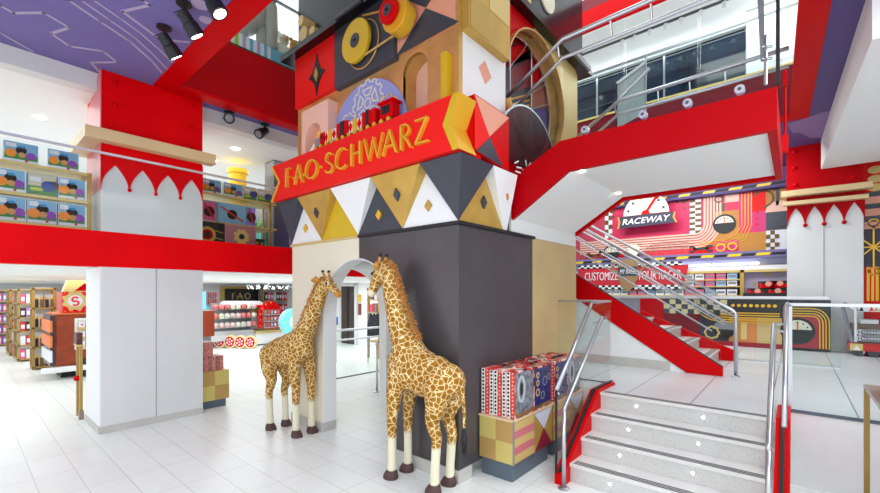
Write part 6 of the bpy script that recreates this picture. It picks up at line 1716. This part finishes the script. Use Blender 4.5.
MB().box(11.02, 11.3, -.53, Y(782), LZ+.03, 1.76, mat('counter_dark')).build('body', gk)
mb = MB(); q.rect(mb, Y(821), Y(783), LZ+.06, 1.47, .012, .01, mat('gauge_red', (176, 36, 56), .4)); q.rect(mb, Y(827), Y(820), LZ+.06, 1.36, .012, .01, mat('gauge_red')); mb.build('red_panel', gk)
mb = MB()
for k in range(4):
    yc = Y(813); r = .05+.045*k; zt_2 = 1.40+.05*k
    q.stroke(mb, [(Y(783), zt_2+.04), (yc, zt_2+.04)]+[(yc-(r+.05)*math.sin(R(a)), (zt_2+.04)-(r+.1)*(1-math.cos(R(a)))) for a in range(20, 91, 14)]+[(yc-(r+.05), LZ+.06)], .018, .03, .01, letgold)
mb.build('gold_track_line', gk)
gauge(q, Y(797.5), 1.14, .27, gk, .03)
# right-hand wall mural
rw = thing('side_mural', 'striped wall with gold starburst and red ribs right of the far white column', 'mural', (11.6, -1.6, LZ))
q = Fr('X', 11.6); Y = lambda x: q.i(x, 200)[0]
ye_ = -2.6
def rr(z0_, z1_, m, off=.01, y0_=None, y1_=-1.03, nm='panel'): mb = MB(); q.rect(mb, y0_ or ye_, y1_, z0_, z1_, off, .02, m); return mb.build(nm, rw)
zq = lambda y: q.i(870, y)[1]
rr(zq(192), 4.9, signred); rr(zq(229), zq(192), navy)
for y0_, y1_ in ((204, 197), (216, 209), (229, 222)): rr(zq(y0_+0), zq(y1_), pink, .02, nm='pink_stripe')
rr(zq(267), zq(229), mat('star_navy', (52, 46, 60), .5)); rr(LZ, zq(267), signred)
for x in (868, 872.5, 877): rr(LZ+1.0, zq(267), letgold, .02, Y(x)-.02, Y(x)+.02, 'gold_rib')
mb = MB(); c = q.i(873.5, 247)
for k in range(8):
    d_ = R(45*k+90); L_ = .40 if k % 4 == 0 else .27
    q.stroke(mb, [c, (c[0]+L_*math.cos(d_), c[1]+L_*math.sin(d_))], .025, .02+.0012*k, .01, letgold)
for s_ in (1, -1): q.arc(mb, c[0], c[1]+s_*.47, .07, .022, 0, 360, .02, .01, letgold, 14)
mb.build('starburst', rw)
mb = MB()
for y in (170.5, 179.5, 188): q.disc(mb, q.i(875.5, y)[0], zq(y), .11, .02, .01, lgold, 18, rz=.075)
mb.build('gold_dot', rw)
# toy trolley
tl_ = thing('toy_trolley', 'trolley of patterned boxes with a red and gold base and an awning on the landing', 'trolley', (10.9, -1.6, LZ))
q = Fr('X', 10.7); Y = lambda x: q.i(x, 330)[0]; zq2 = lambda y: q.i(862, y)[1]
y0_, y1_ = -3.0, Y(850)
MB().box(10.72, 11.28, y0_, Y(850), zq2(351), zq2(344), mat('trolley_red', (206, 36, 44), .4)).build('base', tl_)
MB().box(10.71, 10.72, Y(863), Y(850), zq2(351), zq2(344), lgold).build('gold_panel', tl_)
mb = MB(); q.pslab(mb, [(853,350),(857,345.5),(861,350)], .0, .01, white); mb.build('white_peak', tl_)
MB().box(10.75, 11.28, y0_, Y(852), zq2(344), zq2(343), wood).build('deck', tl_)
for x in (858, 874): 
    mb = MB(); q.disc(mb, q.i(x, 354)[0], LZ+.075, .075, -.05, .05, dgrey, 16); w_ = mb.build('castor', tl_)
mb = MB(); q.disc(mb, q.i(861, 354)[0], LZ+.075, .06, -.12, .04, steel, 14); mb.build('castor', tl_)
MB().tube([q.p(*q.i(852, 342)), q.p(*q.i(842.5, 306)), q.p(*q.i(846, 302.5))], .03, mat('pole_grey', (130, 128, 140), .5), 8).build('handle_bar', tl_)
MB().tube([q.p(*q.i(855.5, 342)), q.p(*q.i(855.5, 305))], .022, boxwhite, 6).build('awning_post', tl_)
mb = MB(); q.pslab(mb, [(848,307),(855,305.2),(882,305.2),(882,312),(855,311.5)], 0, .5, boxwhite)
o = mb.build('awning', tl_)
mb = MB()
for k, m in enumerate((orange, mblack, boxwhite, signred, gold, signred)): q.pslab(mb, [(854+5*k,311),(856.5+5*k,306.5),(859+5*k,311)], .004, .01, m)
mb.build('awning_triangle', o)
for i, yq_ in enumerate((343, 336.8)):
    for k in range(3):
        a = Y(855.5+8.6*k); b_ = Y(863.6+8.6*k)
        mb = MB().box(10.76, 11.27, b_, a, zq2(yq_), zq2(yq_-5.8), mat('dark_pattern', (54, 44, 66), .4)); f = Fr('X', 10.76)
        for j in range(3): f.arc(mb, a-.05-(a-b_)/3*j-.02, zq2(yq_)+.08, .045, .018, 0, 360, .003, .004, boxwhite, 10)
        mb.build('patterned_box', label='dark patterned box in the %s row on the trolley, %s from the left' % (('lower','upper')[i], ORD[k]), cat='box', group='dark patterned boxes on the trolley')
MB().box(10.8, 11.27, y0_, Y(853), zq2(331), zq2(324.5), mat('brown_mesh', (120, 96, 84), .6)).build('basket', label='brown basket resting on the patterned boxes of the trolley', cat='basket')
MB().box(10.85, 11.27, Y(880), Y(862), zq2(324), zq2(320), boxwhite).build('flat_box', label='flat white box on top of the trolley basket', cat='box')

# ================================================================== GOLD GONDOLA at the right edge
gg = thing('display_rack', 'gold-framed display rack with steel shelves cut off by the right edge of the photo', 'rack', (4.4, -.9, 0))
gx1 = 4.95; c = PX(863.5, 384, gx1); gy1 = c[1]; gz = c[2]
w = .035
for x in (gx1-w, 3.2): MB().box(x, x+w, gy1-w, gy1, 0, gz-.03, dgold).build('post', gg)
for x in (gx1-w, 3.2): MB().box(x, x+w, gy1-.9, gy1-.9+w, 0, gz-.03, dgold).build('post', gg)
MB().box(3.2, gx1, gy1-.9, gy1, gz-.03, gz, mat('rack_top', (176, 166, 162), .25, .4)).build('top', gg)
for z in (.16, .50, .82): MB().box(3.25, gx1-.05, gy1-.75, gy1-.12, z, z+.02, steel).build('shelf', gg)
MB().box(3.2, gx1, gy1-.9, gy1, .10, .14, dgold).build('bottom_frame', gg)
for i, z in enumerate((.52, .84)):
    for k in range(5):
        x = gx1-.32-.27*k
        if x < 3.3: continue
        mb = MB().box(x, x+.2, gy1-.4, gy1-.16, z+.002, z+.20, boxwhite).box(x+.03, x+.17, gy1-.4, gy1-.155, z+.08, z+.16, boxbrown); mb.build('plush_pack', label='white and brown pack on the %s rack shelf, %s from the far end' % (('middle','upper')[i], ORD[k]), cat='packet', group='packs on the gold rack')
for k in range(4):
    x = gx1-.42-.16*k
    mb = MB()
    for j in range(4): mb.box(x, x+.13, gy1-.42, gy1-.13, gz+.003+.085*j, gz+.083+.085*j, mat('nut_brown', (110, 50, 40), .4) if j % 2 else mat('nut_dark', (40, 28, 30), .4)); mb.box(x-.01, x+.01, gy1-.13, gy1-.10, gz+.03+.085*j, gz+.055+.085*j, hot2)
    mb.build('box_stack', label='dark brown box stack with red tags on the gold rack, %s from the far end' % ORD[k], cat='box', group='box stacks on top of the gold rack')
# small red stand glimpsed between the right giraffe's legs
rs_ = thing('red_stand', 'small red stand glimpsed between the legs of the right giraffe', 'stand', PZ(404, 420, 0))
p0 = PX(401, 415, 3.9); 
MB().box(3.9, 4.1, p0[1]-.2, p0[1]+.03, .42, .66, signred).build('red_panel', rs_); MB().box(3.95, 4.05, p0[1]-.12, p0[1]-.04, 0, .42, grey).build('foot', rs_)

# ================================================================== LIGHT
def area(name, loc, rot, sx_, sy_, e, col=(.94, 1, .985)):
    l = bpy.data.lights.new(name, 'AREA'); l.shape = 'RECTANGLE'; l.size = sx_; l.size_y = sy_; l.energy = e; l.color = col
    o = bpy.data.objects.new(name, l); COL.objects.link(o); o.location = loc; o.rotation_euler = rot; return o
def point(name, loc, e, r=.1, col=(1, .97, .92)):
    l = bpy.data.lights.new(name, 'POINT'); l.energy = e; l.shadow_soft_size = r; l.color = col
    o = bpy.data.objects.new(name, l); COL.objects.link(o); o.location = loc; return o
area('fill_front', (-2.6, -1.5, 4.85), (0, 0, 0), 3, 6.5, 300)  # fill area added behind the camera; no fixture stands there
area('fill_stairs', (3.8, -2.4, 4.85), (0, 0, 0), 5, 2.4, 170)  # fill added over the stairs, making up for light the side wall cuts
area('ceiling_light_raceway', (10.7, 2.5, 4.8), (0, R(-25), 0), 1.5, 4, 150)
area('under_mezzanine_left', (0.5, 10, 2.24), (0, 0, 0), 3, 4, 26)
area('under_mezzanine_back', (1.0, 17, 2.24), (0, 0, 0), 3, 9, 90)
area('under_mezzanine_candy', (5.2, 12.2, 2.24), (0, 0, 0), 4, 6, 110)
area('under_mezzanine_lift', (7.8, 10.3, 2.24), (0, 0, 0), 2.4, 4, 50)
area('passage_light', (4.7, 4.2, 2.44), (0, 0, 0), 1.5, 2.0, 10)
area('mezzanine_light', (3, 10.5, 4.68), (0, 0, 0), 8, 5, 150)
area('upper_floor_light', (6, 9, 7.95), (0, 0, 0), 7, 3, 300)
area('upper_floor_far_light', (11.8, 2.5, 7.95), (0, 0, 0), 2.5, 7, 230)
area('atrium_light', (6, 3.4, 10.3), (0, 0, 0), 6, 6, 300)
w = bpy.data.worlds.new('world'); scn.world = w; w.use_nodes = True
bg = w.node_tree.nodes['Background']; bg.inputs['Color'].default_value = (.93, .985, .98, 1); bg.inputs['Strength'].default_value = 1.0

# ================================================================== CAMERA
cam = bpy.data.cameras.new('camera'); co = bpy.data.objects.new('camera', cam); COL.objects.link(co); scn.camera = co
cam.sensor_width = 36; cam.lens = F/880*36; cam.shift_y = (HY-246.5)/880
co.location = (0, 0, HC); co.rotation_euler = (R(90), 0, R(-49.4)); cam.clip_end = 100; cam.clip_start = .05
scn.view_settings.view_transform = 'Standard'; scn.view_settings.look = 'None'; scn.view_settings.gamma = 1; scn.view_settings.use_curve_mapping = False
scn.view_settings.exposure = 0.66
scn.cycles.use_denoising = True
scn.cycles.max_bounces = 7; scn.cycles.diffuse_bounces = 3; scn.cycles.glossy_bounces = 4; scn.cycles.transparent_max_bounces = 16; scn.cycles.transmission_bounces = 4
